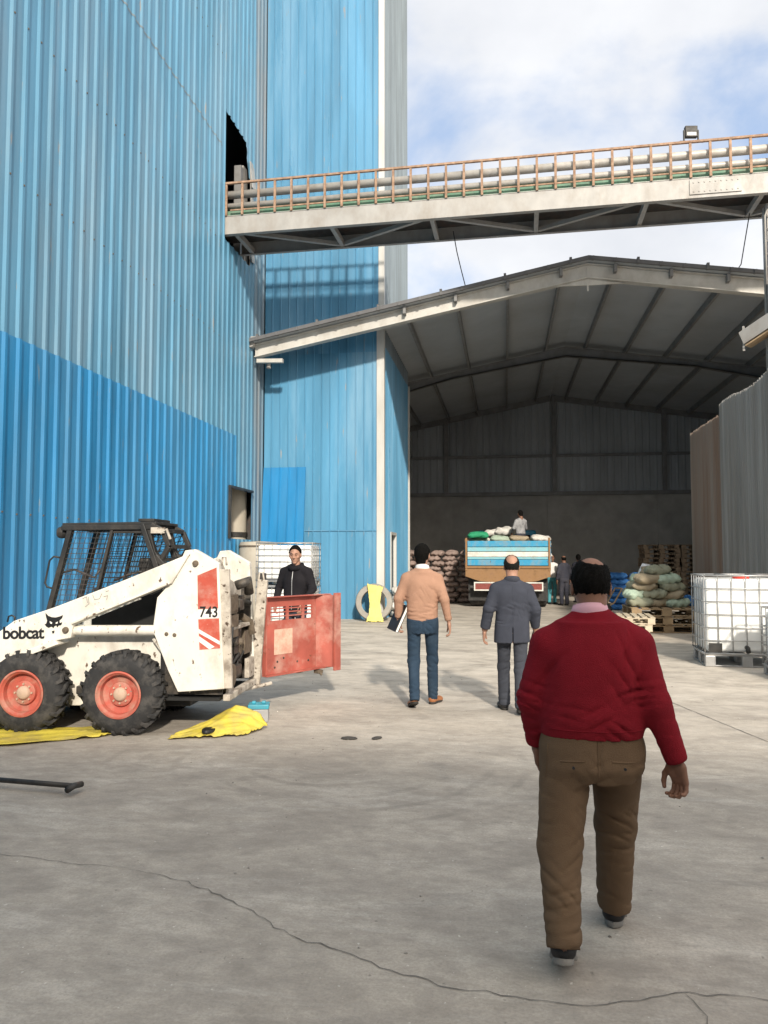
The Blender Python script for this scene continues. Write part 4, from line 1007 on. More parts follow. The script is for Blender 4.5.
# ------------------------------------------------------------------ intermediate bulk containers
def ibc(name_label, loc_, rz, w=1.2, d=1.0, H=1.38, tank='hdpe', fillmat=None, nz=6, red=True):
    t = empty('bulk_container', loc_, rz); tag(t, name_label, 'container')
    z0 = .20*H/1.38
    m = MB(); m.b(.03,w-.03,.03,d-.03,z0+.02,H-.05); tk = m.build('tank', M[tank], t, 'auto', .055)
    tk.modifiers[0].segments = 4
    m = MB()
    nx = int(round(w/.19)); ny = int(round(d/.19)); r = .0085
    for i in range(nx+1):
        x = w*i/nx
        for y in (0,d): m.tube([(x,y,z0),(x,y,H)],r,6)
    for i in range(1,ny):
        y = d*i/ny
        for x in (0,w): m.tube([(x,y,z0),(x,y,H)],r,6)
    for i in range(nz+1):
        z = z0+(H-z0)*i/nz
        rr = .012 if i in (0,nz) else r
        for a,b in (((0,-.008),(w,-.008)),((0,d+.008),(w,d+.008)),((-.008,0),(-.008,d)),((w+.008,0),(w+.008,d))): m.tube([(*a,z),(*b,z)],rr,6)
    for x in (w*.3,w*.7): m.tube([(x,0,H+.008),(x,d,H+.008)],.010,6)
    m.build('cage', M['cage'], t, True)
    m = MB(); m.b(0,w,0,.05,z0-.035,z0-.005); m.b(0,w,d-.05,d,z0-.035,z0-.005); m.b(0,.05,0,d,z0-.034,z0-.006); m.b(w-.05,w,0,d,z0-.034,z0-.006)
    m.b(0,w,0,d,0.005,.025); pb = m.build('pallet_base', M['cage'], t, bev=.004)
    m = MB()
    for x in (.075,w/2,w-.075):
        for y in (.06,d/2,d-.06): m.b(x-.075,x+.075,y-.063,y+.063,.0,z0-.033)
    build_each(m, 'foot', M['cage'], pb, bev=.012)
    if red:
        MB().lathe([(0,.05),(.11,.05),(.12,.04),(.12,0),(0,0)],(w/2,d*.30,H-.05),n=24).build('filler_cap', M['red_cap'], t, 'auto')
    MB().b(.05,.24,-.022,-.016,z0+.02,z0+.16).build('plate', M['black'], t)
    MB().tube([(w/2,.05,z0+.10),(w/2,-.03,z0+.09),(w/2,-.06,z0+.03)],.035,12).build('valve', M['black'], t, True)
    return t
ibc('large white plastic tank in a metal cage standing before the grey corrugated fence', (3.00,12.42,0), R(-3))
ibc('dirty low caged tank cut off by the right edge, before the large white one', (3.61,11.05,0), R(-3), 1.2, .8, .95, tank='hdpe_grey', red=False)
ibc('upper caged white tank stacked in the corner behind the hooded man', (-5.56,16.75,.992), R(3), 1.28, 1.0, .985, 'hdpe', nz=6, red=False)
ibc('lower caged tank half hidden by the loader, carrying another tank on top', (-5.56,16.75,0), R(3), 1.28, 1.0, .985, 'hdpe', nz=6, red=False)

# ------------------------------------------------------------------ pallets
def pallet(label, loc_, rz, mt, w=1.2, d=1.0, group=None):
    t = empty('pallet', loc_, rz); tag(t, label, 'pallet', group)
    m = MB()
    for i in range(7):
        y = -d/2+.05+i*(d-.10)/6; m.box((0,y,.135),(w,.10,.018))
    m.build('deck', M[mt], t, bev=.003)
    rn = None
    for x in (-w/2+.055,0,w/2-.055):
        if rn is None:
            m = MB(); m.box((0,0,.117),(.10,d,.018)); m.box((0,0,.0105),(.10,d,.018))
            for y in (-d/2+.075,0,d/2-.075): m.box((0,y,.064),(.098,.14,.088))
            rn = m.build('runner', M[mt], t, bev=.003)
        else: rn = rn.copy(); COL.objects.link(rn); rn.parent = t
        rn.location = (x,0,0)
    return t
p = pallet('x', (0,0,0), 0, 'wood'); proto_p = p
def restack(src, label, loc_, rz, mt=None, group=None):
    c = copy_tree(src); c.location = loc_; c.rotation_euler = (0,0,rz); c['label'] = label
    if group: c['group'] = group
    return c
p.location = (3.55,18.25,0); p.rotation_euler = (0,0,R(87)); p.scale = (1.05,1.5,1.25); p['label'] = 'bottom weathered pallet under the heap of grey green sacks'
for i,l in ((1,'middle weathered pallet under the heap of grey green sacks'),(2,'top weathered pallet directly carrying the grey green sacks')):
    c = restack(p, l, (3.55-.04*i,18.22,.183*i), R(87+2*i))
pw = pallet('bottom pallet of the low pale stack beside the crimson pullover man', (2.50,17.0,0), R(80), 'wood_pale')
for i,l in ((1,'middle pallet of the low pale stack beside the crimson pullover man'),(2,'top pallet of the low pale stack beside the crimson pullover man')):
    restack(pw, l, (2.50+.02*i,17.0-.03*i,.146*i), R(80+3*i))
pd = pallet('old dark pallet in the tall stacks at the back of the shed', (5.55,29.3,0), R(90), 'wood_dark', group='tall stacks of old pallets'); pd.scale = (1.,1.24,1.1)
for sx in range(2):
    for i in range(13):
        if sx==0 and i==0: continue
        restack(pd, 'old dark pallet in the tall stacks at the back of the shed', (5.55+sx*1.27+random.uniform(-.03,.03),29.3+random.uniform(-.012,.012),.161*i), R(90+random.uniform(-.6,.6)))

# ------------------------------------------------------------------ sacks
def sack_mesh(seed, L=.72, Wd=.46, T=.19):
    r = random.Random(seed); n,mv = 26,18; vs = []; fs = []
    ph = [(r.uniform(4,11),r.uniform(4,11),r.uniform(0,6),r.uniform(.006,.014)) for _ in range(5)]
    for side in (1,-1):
        for j in range(mv+1):
            for i in range(n+1):
                u,v = -1+2*i/n,-1+2*j/mv
                x = u*L/2*(1-.07*v*v); y = v*Wd/2*(1-.10*u*u)
                t = max(0,(1-abs(u)**3.2))**.55*max(0,(1-abs(v)**3.0))**.5
                w = sum(a*math.sin(u*p+v*q+s*side) for p,q,s,a in ph)+.010*math.sin(u*17+side)*(abs(u)**2)
                z = T/2+side*(T/2*t+(w if t>.02 else 0)*min(1,t*1.6))
                if side<0: z = max(z, .012+.02*(1-t))
                vs.append((x,y,z+.03*(u*u)*math.sin(ph[0][2])))
    N1 = (n+1)*(mv+1)
    for s in (0,1):
        for j in range(mv):
            for i in range(n):
                a = s*N1+j*(n+1)+i; q = (a,a+1,a+n+2,a+n+1); fs.append(q if s==0 else q[::-1])
    m = MB(); m.add(vs,fs); me = bpy.data.meshes.new('sack'); me.from_pydata(m.v,[],m.f)
    bm = bmesh.new(); bm.from_mesh(me); bmesh.ops.remove_doubles(bm, verts=bm.verts[:], dist=.0006); bm.to_mesh(me); bm.free()
    me.polygons.foreach_set('use_smooth',[True]*len(me.polygons)); return me
SK = {}
def sack(mt, loc_, rz, label, group=None, sc=(1,1,1), tilt=(0,0), v=None):
    k = (mt, random.randrange(4) if v is None else v)
    if k not in SK:
        SK[k] = sack_mesh(hash(mt)%50+k[1]*13 if False else len(mt)*3+k[1]*13); SK[k].materials.append(M[mt])
    o = bpy.data.objects.new('sack', SK[k]); COL.objects.link(o); o.location = loc_; o.rotation_euler = (tilt[0],tilt[1],rz); o.scale = sc
    return tag(o, label, 'sack', group)
rnd = random.uniform
for l in range(10):                                                   # the mauve stack left of the truck
    for i in range(5):
        sack('sack_brown', (-3.55+i*.52+rnd(-.03,.03)+(.12 if l%2 else 0),27.9+rnd(-.05,.05),.185*l), R(90+rnd(-5,5)), 'mauve brown sack in the tidy stack left of the truck', 'stack of mauve brown sacks', (1,1.08,1.05))
    if l<10:
        for j in range(2): sack('sack_brown', (-1.25+rnd(-.04,.04)+.10*(l<6),28.1+j*.62,.185*l), R(rnd(-6,6)+90), 'mauve brown sack in the tidy stack left of the truck', 'stack of mauve brown sacks', (1,1.08,1.05))
for l in range(6):
    for i in range(2):
        sack('sack_blue', (3.50+i*.60+rnd(-.05,.05),25.0+rnd(-.05,.05),.19*l), R(rnd(-8,8)), 'blue sack in the neat stack behind the grey green heap', 'stack of blue sacks', (.85,1.1,1.05))
sack('sack_blue', (4.12,18.55,.55), R(70), 'single blue sack lying at the right end of the grey green heap', None, (.8,.8,1.1), (R(20),0))
for l,(n,x0,x1) in enumerate(((3,2.98,3.78),(3,2.95,3.72),(2,3.08,3.62),(2,3.16,3.55),(1,3.36,3.36))):
    for row in (0,1):
        for i in range(n):
            x = x0+(x1-x0)*(i/(n-1) if n>1 else 0)
            mt = ('sack_green','sack_tan','sack_mint','sack_green','sack_tan')[(i+2*l+row)%5]
            lab = {'sack_green':'grey green','sack_tan':'dull tan','sack_mint':'pale mint'}[mt]
            sack(mt, (x+rnd(-.05,.05),18.0+row*.46+rnd(-.05,.05),.53+.175*l), R(rnd(-22,22)), lab+' sack in the untidy heap on the weathered pallets', lab+' sacks heaped on the pallets', (.78,.95,1.15), (R(rnd(-7,7)),R(rnd(-9,9))))
o = sack('sheet_plastic', (3.14,18.55,1.02), R(10), 'pale plastic sack standing upright behind the grey green heap', None, (1.35,.9,.8), (R(80),R(-68)))
for l in range(4):
    sack('sack_white', (-2.92+rnd(-.02,.02),21.0+rnd(-.04,.04),.2*l), R(rnd(70,110)), ['bottom','second lowest','second highest','top'][l]+' white sack in the pile behind the yellow bag', None, (.9,.9,1.1))

# concrete ring, yellow bag over it
rg = MB(); rg.lathe([(.33,-.14),(.46,-.14),(.48,-.11),(.48,.11),(.46,.14),(.33,.14)],n=48,close=True,axis='y')
o = rg.build('concrete_ring', M['concrete_ring'], None, 'auto'); o.location = (-3.36,19.72,.475); o.rotation_euler = (R(-9),0,R(8))
tag(o, 'grey concrete ring leaning against the foot of the blue tower', 'concrete ring')
def cloth_strip(rows, name, mt, thick=.004, seed=0, amp=.015, nu=34):
    """sheet through rows of (left point, right point) with folds; solid thickness"""
    r = random.Random(seed); vs = []; fs = []
    P = [(Vector(a),Vector(b)) for a,b in rows]; sub = 9; Rr = []
    for i in range(len(P)-1):
        for k in range(sub): t = k/sub; Rr.append((P[i][0].lerp(P[i+1][0],t),P[i][1].lerp(P[i+1][1],t)))
    Rr.append(P[-1]); f1,f2,f3 = r.uniform(0,6),r.uniform(0,6),r.uniform(0,6)
    K = [(r.uniform(4,13),r.uniform(-.25,.25),r.uniform(0,6),r.uniform(.4,1.)) for _ in range(7)]
    for j,(a,b) in enumerate(Rr):
        for i in range(nu+1):
            u = i/nu; p = a.lerp(b,u); e = math.sin(j*1.7+f1)*.012+math.sin(j*.6+f2)*.02
            if i in (0,nu): p = p+(b-a)*e*(1 if i else -1)
            h = amp*.42*sum(w*(1-abs(math.sin(u*k+j*q+f+.5*math.sin(j*.35+f))))**2 for k,q,f,w in K)-amp*.3
            vs.append(p+Vector((h*.3,h*.3,max(h,-amp*.1))))
    for j in range(len(Rr)-1):
        for i in range(nu): q = j*(nu+1)+i; fs.append((q,q+1,q+nu+2,q+nu+1))
    o = MB().add(vs,fs).build(name, mt, None, True); s = o.modifiers.new('solid','SOLIDIFY'); s.thickness = thick; s.offset = 1
    return o
o = cloth_strip([((-3.50,19.78,.93),(-3.12,19.78,.88)),((-3.52,19.56,.95),(-3.10,19.54,.87)),((-3.46,19.50,.62),(-3.16,19.48,.60)),((-3.43,19.46,.38),(-3.16,19.45,.36)),((-3.46,19.40,.14),(-3.10,19.40,.12)),((-3.5,19.30,.015),(-3.04,19.32,.015))], 'plastic_bag', M['yellow_pale'], .006, 3, .026)
tag(o, 'pale yellow plastic bag draped over the concrete ring', 'bag')
o = cloth_strip([((-2.30,7.32,.03),(-2.42,6.98,.012)),((-2.42,7.34,.16),(-2.56,6.92,.015)),((-2.62,7.32,.22),(-2.72,6.84,.02)),((-2.82,7.22,.10),(-2.86,6.80,.02)),((-3.04,7.00,.012),(-3.06,6.74,.012))], 'yellow_sheet', M['yellow_tarp'], .004, 8, .034)
tag(o, 'crumpled yellow plastic sheet lying behind the rear wheel of the loader', 'plastic sheet')
o = cloth_strip([((-3.60,6.96,.02),(-3.72,6.70,.015)),((-3.95,6.98,.035),(-3.95,6.56,.012)),((-4.4,6.92,.02),(-4.35,6.28,.012)),((-4.9,6.85,.02),(-4.8,6.05,.012)),((-5.5,6.75,.015),(-5.4,5.9,.012))], 'yellow_sheet', M['yellow_tarp'], .004, 5, .024)
tag(o, 'long flat yellow plastic sheet under the front wheels of the loader', 'plastic sheet')
o = MB().lathe([(0,.02),(.055,.02),(.06,.012),(.06,.0),(0,0)],n=14).build('rag', M['ink'], None, 'auto'); o.location = (-2.74,6.92,.05); o.scale = (1,1.7,1.3); tag(o, 'black oily rag lying on the crumpled yellow sheet', 'rag')
t = empty('battery_box', (-2.50,7.66,0), R(14)); tag(t, 'small grey box with a bright blue lid on the ground under the red door', 'box')
MB().b(-.10,.10,-.09,.09,0,.13).build('case', M['grey_plastic'], t, bev=.01); MB().b(-.105,.105,-.095,.095,.131,.175).b(-.07,-.03,-.03,.03,.175,.20).b(.03,.07,-.03,.03,.175,.20).build('lid', M['blue_lid'], t, bev=.008)
t = empty('tow_bar', (-3.02,5.12,.03)); tag(t, 'black steel bar with a cross end lying on the ground at the left edge', 'bar')
MB().tube([(-1.3,.10,.03),(-.4,.03,.03),(0,0,.028)],.019,10).build('rod', M['black'], t, True)
MB().tube([(-.01,-.075,.02),(.0,.0,.03),(.012,.075,.02)],.022,10).build('cross_piece', M['black'], t, True)
for i,(x,y,s,lb) in enumerate(((-1.43,7.03,.05,'larger dark stone lying on the sunlit concrete between loader and walkers'),(-1.18,7.08,.04,'smaller dark stone lying on the concrete nearest the tan sweater man'))):
    m = MB(); m.lathe([(0,.5),(.6,.45),(.95,.2),(1,0),(.9,-.1),(0,-.1)],n=9); o = m.build('stone', M['stone'], None, True); o.location = (x,y,.008); o.scale = (s*1.6,s,s*.5); o.rotation_euler = (0,0,i*1.1); tag(o, lb, 'stone')
m = MB(); rr = random.Random(19)
for i in range(150):
    x,y = rr.uniform(-3.2,2.6),rr.uniform(2.6,12.)
    if rr.random()<.4: x,y = rr.gauss(-1.9,.7),rr.gauss(8.2,1.2)
    q = rr.uniform(.003,.011); a = rr.uniform(0,6); h = q*rr.uniform(.5,.9)
    vs = [(x+q*math.cos(a+k*1.57)*rr.uniform(.7,1.2),y+q*math.sin(a+k*1.57)*rr.uniform(.7,1.2),.001) for k in range(4)]; vs += [(x+(vx-x)*.6,y+(vy-y)*.6,h) for vx,vy,_ in vs]
    m.add(vs,[(4,5,6,7),(0,1,5,4),(1,2,6,5),(2,3,7,6),(3,0,4,7)])
o = m.build('gravel', mat('grit', (.22,.2,.18), .9, 0, .5, 9., (.55,.52,.47), .9, 6.)); o['kind'] = 'stuff'; tag(o, 'loose grit and crumbs scattered over the concrete', 'grit')
# hand truck lying by the blue sacks
t = empty('hand_truck', (3.0,22.6,0), R(20)); tag(t, 'small hand truck with tube handles standing before the blue sacks', 'hand truck')
MB().tube([(-.25,.1,.15),(.1,.1,.35),(.35,.1,.75)],.022,8).tube([(-.25,.5,.15),(.1,.5,.35),(.35,.5,.75)],.022,8).tube([(.35,.1,.75),(.35,.5,.75)],.022,8).tube([(.05,.1,.32),(.05,.5,.32)],.02,8).build('frame', M['wood'], t, True)
for y in (.0,.6):
    MB().lathe([(.06,-.03),(.16,-.035),(.17,0),(.16,.035),(.06,.03)],(-.2,y,.17),'y',18,True).build('wheel', M['rubber'], t, True)
# ------------------------------------------------------------------ skid steer loader
LA = R(8.94-5.0)
ld = empty('skid_steer_loader', (-3.56,6.78,0), LA)
tag(ld, 'chipped white skid steer loader with black mesh cab, red rims and open engine bay', 'loader')
_c,_s = math.cos(R(5)),math.sin(R(5))
def S(px, py, y):
    """measured side-view point at distance y behind the near tyre face -> metres in the loader's own frame"""
    u = (px-384)/768; x = (u*(7.25+y*_c)+2.502-y*_s)/(_c+u*_s)
    d = 7.25-x*_s+y*_c
    return (x, 1.705-(py-556)*d/768)
def plate(m, pts, y0, y1, yref=None): return m.prism([S(a,b,y0 if yref is None else yref) for a,b in pts], y0, y1)
UP = [(191,552),(215,566),(222,690),(176,693),(166,672),(150,632),(154,600),(168,584),(181,553)]
for y0,y1,yr in ((.13,.22,.13),(1.24,1.33,1.24)):
    m = MB(); P = [S(a,b,.13) for a,b in UP]
    m.prism(P, y0, y1); up = m.build('upright', M['loader_white'], ld, bev=.008)
    if y0 < 1:
        m = MB()
        m.prism([S(a,b,.13) for a,b in ((194,578),(213,570),(215,610.5),(195,611.5))],.127,.1285)
        m.prism([S(a,b,.13) for a,b in ((195.4,621.5),(216,620.5),(217.4,650),(197,651.5))],.127,.1285)
        m.build('red_stripe', M['decal_red'], up)
        m = MB(); m.prism([S(a,b,.13) for a,b in ((195,612),(215.4,611),(215.8,620),(195.3,621))],.127,.1285)
        m.prism([S(a,b,.13) for a,b in ((196,631),(217,643),(217,646.5),(196.2,635))],.1255,.1268); m.prism([S(a,b,.13) for a,b in ((196.4,638),(212,648.5),(207,651),(196.6,643.5))],.1255,.1268)
        m.build('white_band', M['white_vinyl'], up)
        cu = bpy.data.curves.new('number','FONT'); cu.body = '743'; cu.size = .1; cu.offset = .0022; cu.extrude = .0006
        to = bpy.data.objects.new('number', cu); COL.objects.link(to); bpy.context.view_layer.update()
        me = bpy.data.meshes.new_from_object(to.evaluated_get(bpy.context.evaluated_depsgraph_get())); bpy.data.objects.remove(to)
        w0 = max(v.co.x for v in me.vertices); a,b = S(196.5,619,.13),S(214.5,618.2,.13); k = (b[0]-a[0])/w0
        me.transform(Matrix.Translation((a[0],.1262,a[1])) @ Matrix.Rotation(PI/2,4,'X') @ Matrix.Diagonal((k,k*1.15,1,1)))
        link('number', me, M['ink'], up)
        m = MB()
        for a,b in ((164,636),(172,637)):
            x,z = S(a,b,.13); m.lathe([(0,-.006),(.016,-.004),(.02,0)],(x,.128,z),'y',14)
        x,z = S(192,566,.13); m.lathe([(0,-.03),(.025,-.026),(.03,0)],(x,.129,z),'y',16)
        m.build('pin', M['engine_tan'], up, 'auto')
        (x0,z0),(x1,z1) = S(218,572,.13),S(222,690,.13)
        MB().bar((x0,.175,z0),(x1,.175,z1),.13,.045,(0,1,0)).build('rear_flange', M['loader_white_dirty'], up, bev=.006)
ARM = [(186,556),(120,583),(52,609.5),(12,623),(-8,638),(-16,690),(-4,690),(4,668),(30,655),(50,643),(69,640),(71,627),(168,586)]
for y0,y1 in ((.095,.20),(1.26,1.365)):
    P = [S(a,b,.095) for a,b in ARM]
    m = MB(); m.prism(P, y0, y1); arm = m.build('lift_arm', M['loader_white'], ld, bev=.01)
    if y0 < 1:
        x,z = S(64,632,.095); m = MB(); m.lathe([(0,-.028),(.026,-.024),(.032,0)],(x,.094,z),'y',16); m.build('pivot_pin', M['engine_tan'], arm, 'auto')
        a,b = S(70,625.5,.095),S(166,585.5,.095); MB().bar((a[0],.09,a[1]),(b[0],.09,b[1]),.03,.02).build('edge_lip', M['loader_white'], arm, bev=.004)
        # wordmark and emblem
        cu = bpy.data.curves.new('wordmark','FONT'); cu.body = 'bobcat'; cu.size = .155; cu.offset = .0042; cu.extrude = .0008; cu.space_character = .93
        to = bpy.data.objects.new('wordmark', cu); COL.objects.link(to); bpy.context.view_layer.update()
        me = bpy.data.meshes.new_from_object(to.evaluated_get(bpy.context.evaluated_depsgraph_get())); bpy.data.objects.remove(to)
        w0 = max(v.co.x for v in me.vertices); a,b = S(1.5,640.5,.095),S(43,639,.095); k = (b[0]-a[0])/w0
        me.transform(Matrix.Translation((a[0],.0925,a[1])) @ Matrix.Rotation(R(1.2),4,'Y').inverted() @ Matrix.Rotation(PI/2,4,'X') @ Matrix.Diagonal((k,k*1.0,1,1)))
        link('wordmark', me, M['ink'], arm)
        E1 = [(43.5,615),(46.5,618),(50,619.3),(54,619.5),(57.5,618.6),(61,617.2),(60.2,620.2),(57.6,622.6),(58,625),(60.5,624.2),(59.5,627),(56.8,627.6),(55.8,629.5),(54.6,627.4),(52.8,628.2),(51.8,630.2),(50,628.6),(47,629.8),(44.8,628.6),(43,626.4),(44.6,625.6),(45.4,622.6),(44.4,619.6)]
        m = MB(); m.prism([S(a,b,.095) for a,b in E1],.091,.0935); m.prism([S(a,b,.095) for a,b in ((50.3,633),(53,632.4),(52.6,635),(51,635.4))],.091,.0935); m.build('emblem', M['ink'], arm)
        m = MB(); m.prism([S(a,b,.095) for a,b in ((48,623.2),(50.6,624.4),(50.4,626),(48.6,625.4))],.0895,.0905); m.prism([S(a,b,.095) for a,b in ((54,624.6),(56.2,623.6),(56,625.4),(54.2,626))],.0895,.0905); m.build('emblem_eyes', M['white_vinyl'], arm)
        m = MB()
        for pts in (((80,601),(84,599),(85,605)),((86,599.5),(86.5,606),(83,609)),((90,597),(92,602),(97,601),(99,596)),((101,599),(105,598),(104,602)),((92,606),(93,606.5)),((96,605),(97,605.2)),((103,594),(106,593))):
            m.tube([(S(a,b,.095)[0],.0935,S(a,b,.095)[1]) for a,b in pts],.0032,5)
        m.build('scribble', M['pencil'], arm)
a,b = S(68,632.5,.14),S(153,632.5,.14)
for y in (.17,1.29): MB().tube([(a[0],y,a[1]),(b[0],y,b[1])],.05,16).build('link_tube', M['loader_white'], ld, 'auto')
m = MB(); m.prism([S(a,b,.30) for a,b in ((12,652),(50,640),(66,637.5),(152,637.5),(178,690),(168,700),(150,706),(6,706),(0,680))],.30,1.16)
body = m.build('chassis', M['loader_white'], ld, bev=.008)
x0,z0 = S(60,636,.30); m = MB()
P = [S(a,b,.24) for a,b in ((-20,678),(2,664),(28,652),(62,640),(66,644),(32,657),(8,668),(-14,682))]; m.prism(P,.06,.30); m.prism(P,1.16,1.40)
a,b = S(152,640,.25),S(190,692,.25); m.bar((a[0],.245,a[1]),(b[0],.245,b[1]),.06,.03)
build_each(m, 'fender', M['loader_white'], body, bev=.006)
MB().b(-1.0,.55,.36,1.10,.22,.42).build('belly_plate', M['black'], ld, bev=.01)
MB().b(-.55,.10,.24,1.2,.34,.42).build('axle_housing', M['engine'], ld, bev=.01)
m = MB(); a,b = S(158,622,.26),S(190,672,.26); m.tube([(a[0],.26,a[1]),(b[0],.26,b[1])],.018,8); m.build('brace_rod', M['loader_white_dirty'], body, True)
# shade of the void below the arm, put into a near-black box
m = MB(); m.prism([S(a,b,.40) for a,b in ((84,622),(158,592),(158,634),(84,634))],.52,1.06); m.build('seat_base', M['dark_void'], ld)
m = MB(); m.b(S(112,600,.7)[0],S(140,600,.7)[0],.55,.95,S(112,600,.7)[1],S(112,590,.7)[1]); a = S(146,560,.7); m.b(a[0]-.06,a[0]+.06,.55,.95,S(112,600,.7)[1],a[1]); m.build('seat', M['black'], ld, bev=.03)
m = MB(); a = S(84,596,.7); m.tube([(a[0],.60,a[1]-.3),(a[0]-.03,.60,a[1]+.05)],.014,8); m.tube([(a[0],.95,a[1]-.3),(a[0]-.03,.95,a[1]+.05)],.014,8); build_each(m, 'control_lever', M['black'], ld, True)
# cab cage
cy0,cy1 = .42,1.04
cab = MB()
def cbar(p, q, y, w=.05, h=.05, m=None): a,b = S(*p,cy0),S(*q,cy0); (m or cab).bar((a[0],y,a[1]),(b[0],y,b[1]),w,h,(0,1,0))
for y in (cy0+.02,cy1-.02):
    cbar((67,528),(46,616),y,.05,.07); cbar((139,527),(158,580),y,.05,.13); cbar((58,530.5),(152,529.5),y,.05,.08)
    cbar((108,532),(92,604),y,.03,.06); cbar((106,534.5),(141,534.5),y,.03,.03)
    cbar((152,558),(164,572),y,.05,.10)
a0,a1 = S(58,527,cy0),S(152,525.5,cy0); cab.bar((a0[0],(cy0+cy1)/2,a0[1]),(a1[0],(cy0+cy1)/2,a1[1]),cy1-cy0,.03)
for p in ((67,530),(46,616)): a = S(*p,cy0); cab.b(a[0]-.03,a[0]+.03,cy0+.04,cy1-.04,a[1]-.03,a[1]+.03)
a,b = S(134,524,.5),S(150,524,.5); cab.b(a[0],b[0],.5,.95,a[1],a[1]+.03)
CAB = cab.build('cab_frame', M['black'], ld, bev=.006)
def grid_mesh(poly, y, st, r, skew=0.):
    """wire mesh clipped to a polygon of side-view points"""
    P = [S(a,b,cy0) for a,b in poly]; m = MB(); n = len(P)
    def clip(o, d):
        ts = []
        for i in range(n):
            p,q = Vector(P[i]),Vector(P[(i+1)%n]); e = q-p; det = d.x*(-e.y)+e.x*d.y
            if abs(det)<1e-9: continue
            w = p-o; t = (w.x*(-e.y)+e.x*w.y)/det; s = (d.x*w.y-w.x*d.y)/det
            if 0<=s<=1: ts.append(t)
        ts.sort(); return [(ts[i],ts[i+1]) for i in range(0,len(ts)-1,2)]
    c = Vector((sum(p[0] for p in P)/n,sum(p[1] for p in P)/n))
    for d in (Vector((math.cos(skew),math.sin(skew))),Vector((math.sin(skew+.25),math.cos(skew+.25)))):
        nr = Vector((-d.y,d.x))
        for k in range(-22,23):
            o = c+nr*st*k
            for t0,t1 in clip(o,d):
                if t1-t0>.02: a,b = o+d*t0,o+d*t1; m.tube([(a.x,y,a.y),(b.x,y,b.y)],r,5)
    return m
for y in (cy0+.015,cy1-.015):
    grid_mesh([(106,533),(139,533),(157,575),(98,602),(93,604)],y,.052,.0042).build('side_mesh', M['black'], CAB)
    grid_mesh([(67,533),(106,533),(92,606),(50,614)],y,.052,.0034).build('side_mesh', M['steel_dark'], CAB)
m = MB()
a = [S(p[0],p[1],cy0) for p in ((58,575),(70,572),(90,580),(96,572))]
m.tube([(x,cy0+.03,z) for x,z in a],.012,8); b = [S(p[0],p[1],cy0) for p in ((110,583),(124,577),(138,574))]; m.tube([(x,cy0+.03,z) for x,z in b],.012,8)
m.build('lap_bar', M['steel_dark'], CAB, True)
RG = [(147,527),(158,533),(165,549),(157,562),(150,556),(144,532)]
m = MB()
for y in (cy0+.02,cy1-.02):
    for p,q in zip(RG,RG[1:]): cbar(p,q,y,.045,.06,m)
for p in RG[:4]: a = S(*p,cy0); m.b(a[0]-.02,a[0]+.02,cy0+.04,cy1-.04,a[1]-.02,a[1]+.02)
RGo = m.build('rear_guard', M['black'], ld, bev=.005)
for y in (cy0+.02,cy1-.02): grid_mesh(RG,y,.05,.0045,.2).build('guard_mesh', M['black'], RGo)
a = S(152,530,cy0); m = MB(); m.b(a[0]-.04,a[0]+.10,cy0-.04,cy0-.005,a[1]-.06,a[1]+.0); m.tube([(a[0]+.06,cy0-.03,a[1]-.06),(a[0]+.12,cy0-.03,a[1]-.02),(a[0]+.16,cy0-.03,a[1]-.12)],.016,8); m.build('latch_bracket', M['loader_white_dirty'], RGo, bev=.008)
x,z = S(61,535,.5); m = MB(); m.lathe([(0,.05),(.035,.045),(.055,.02),(.062,-.03),(.055,-.06),(0,-.065)],(x,.50,z),'x',22); m.bar((x,.5,z),(x+.08,.5,z+.06),.02,.02); m.build('headlight', M['black'], ld, 'auto')
a = [S(p[0],p[1],.5) for p in ((58,560),(52,559),(48,563),(44,585),(46,589),(53,591))]; MB().tube([(x,.47,z) for x,z in a],.010,8).build('grab_handle', M['black'], ld, True)
a = [S(p[0],p[1],.15) for p in ((6,624),(7,618.5),(10,617.5),(13,619),(13,623))]; MB().tube([(x,.15,z) for x,z in a],.009,8).build('lifting_eye', M['black'], ld, True)
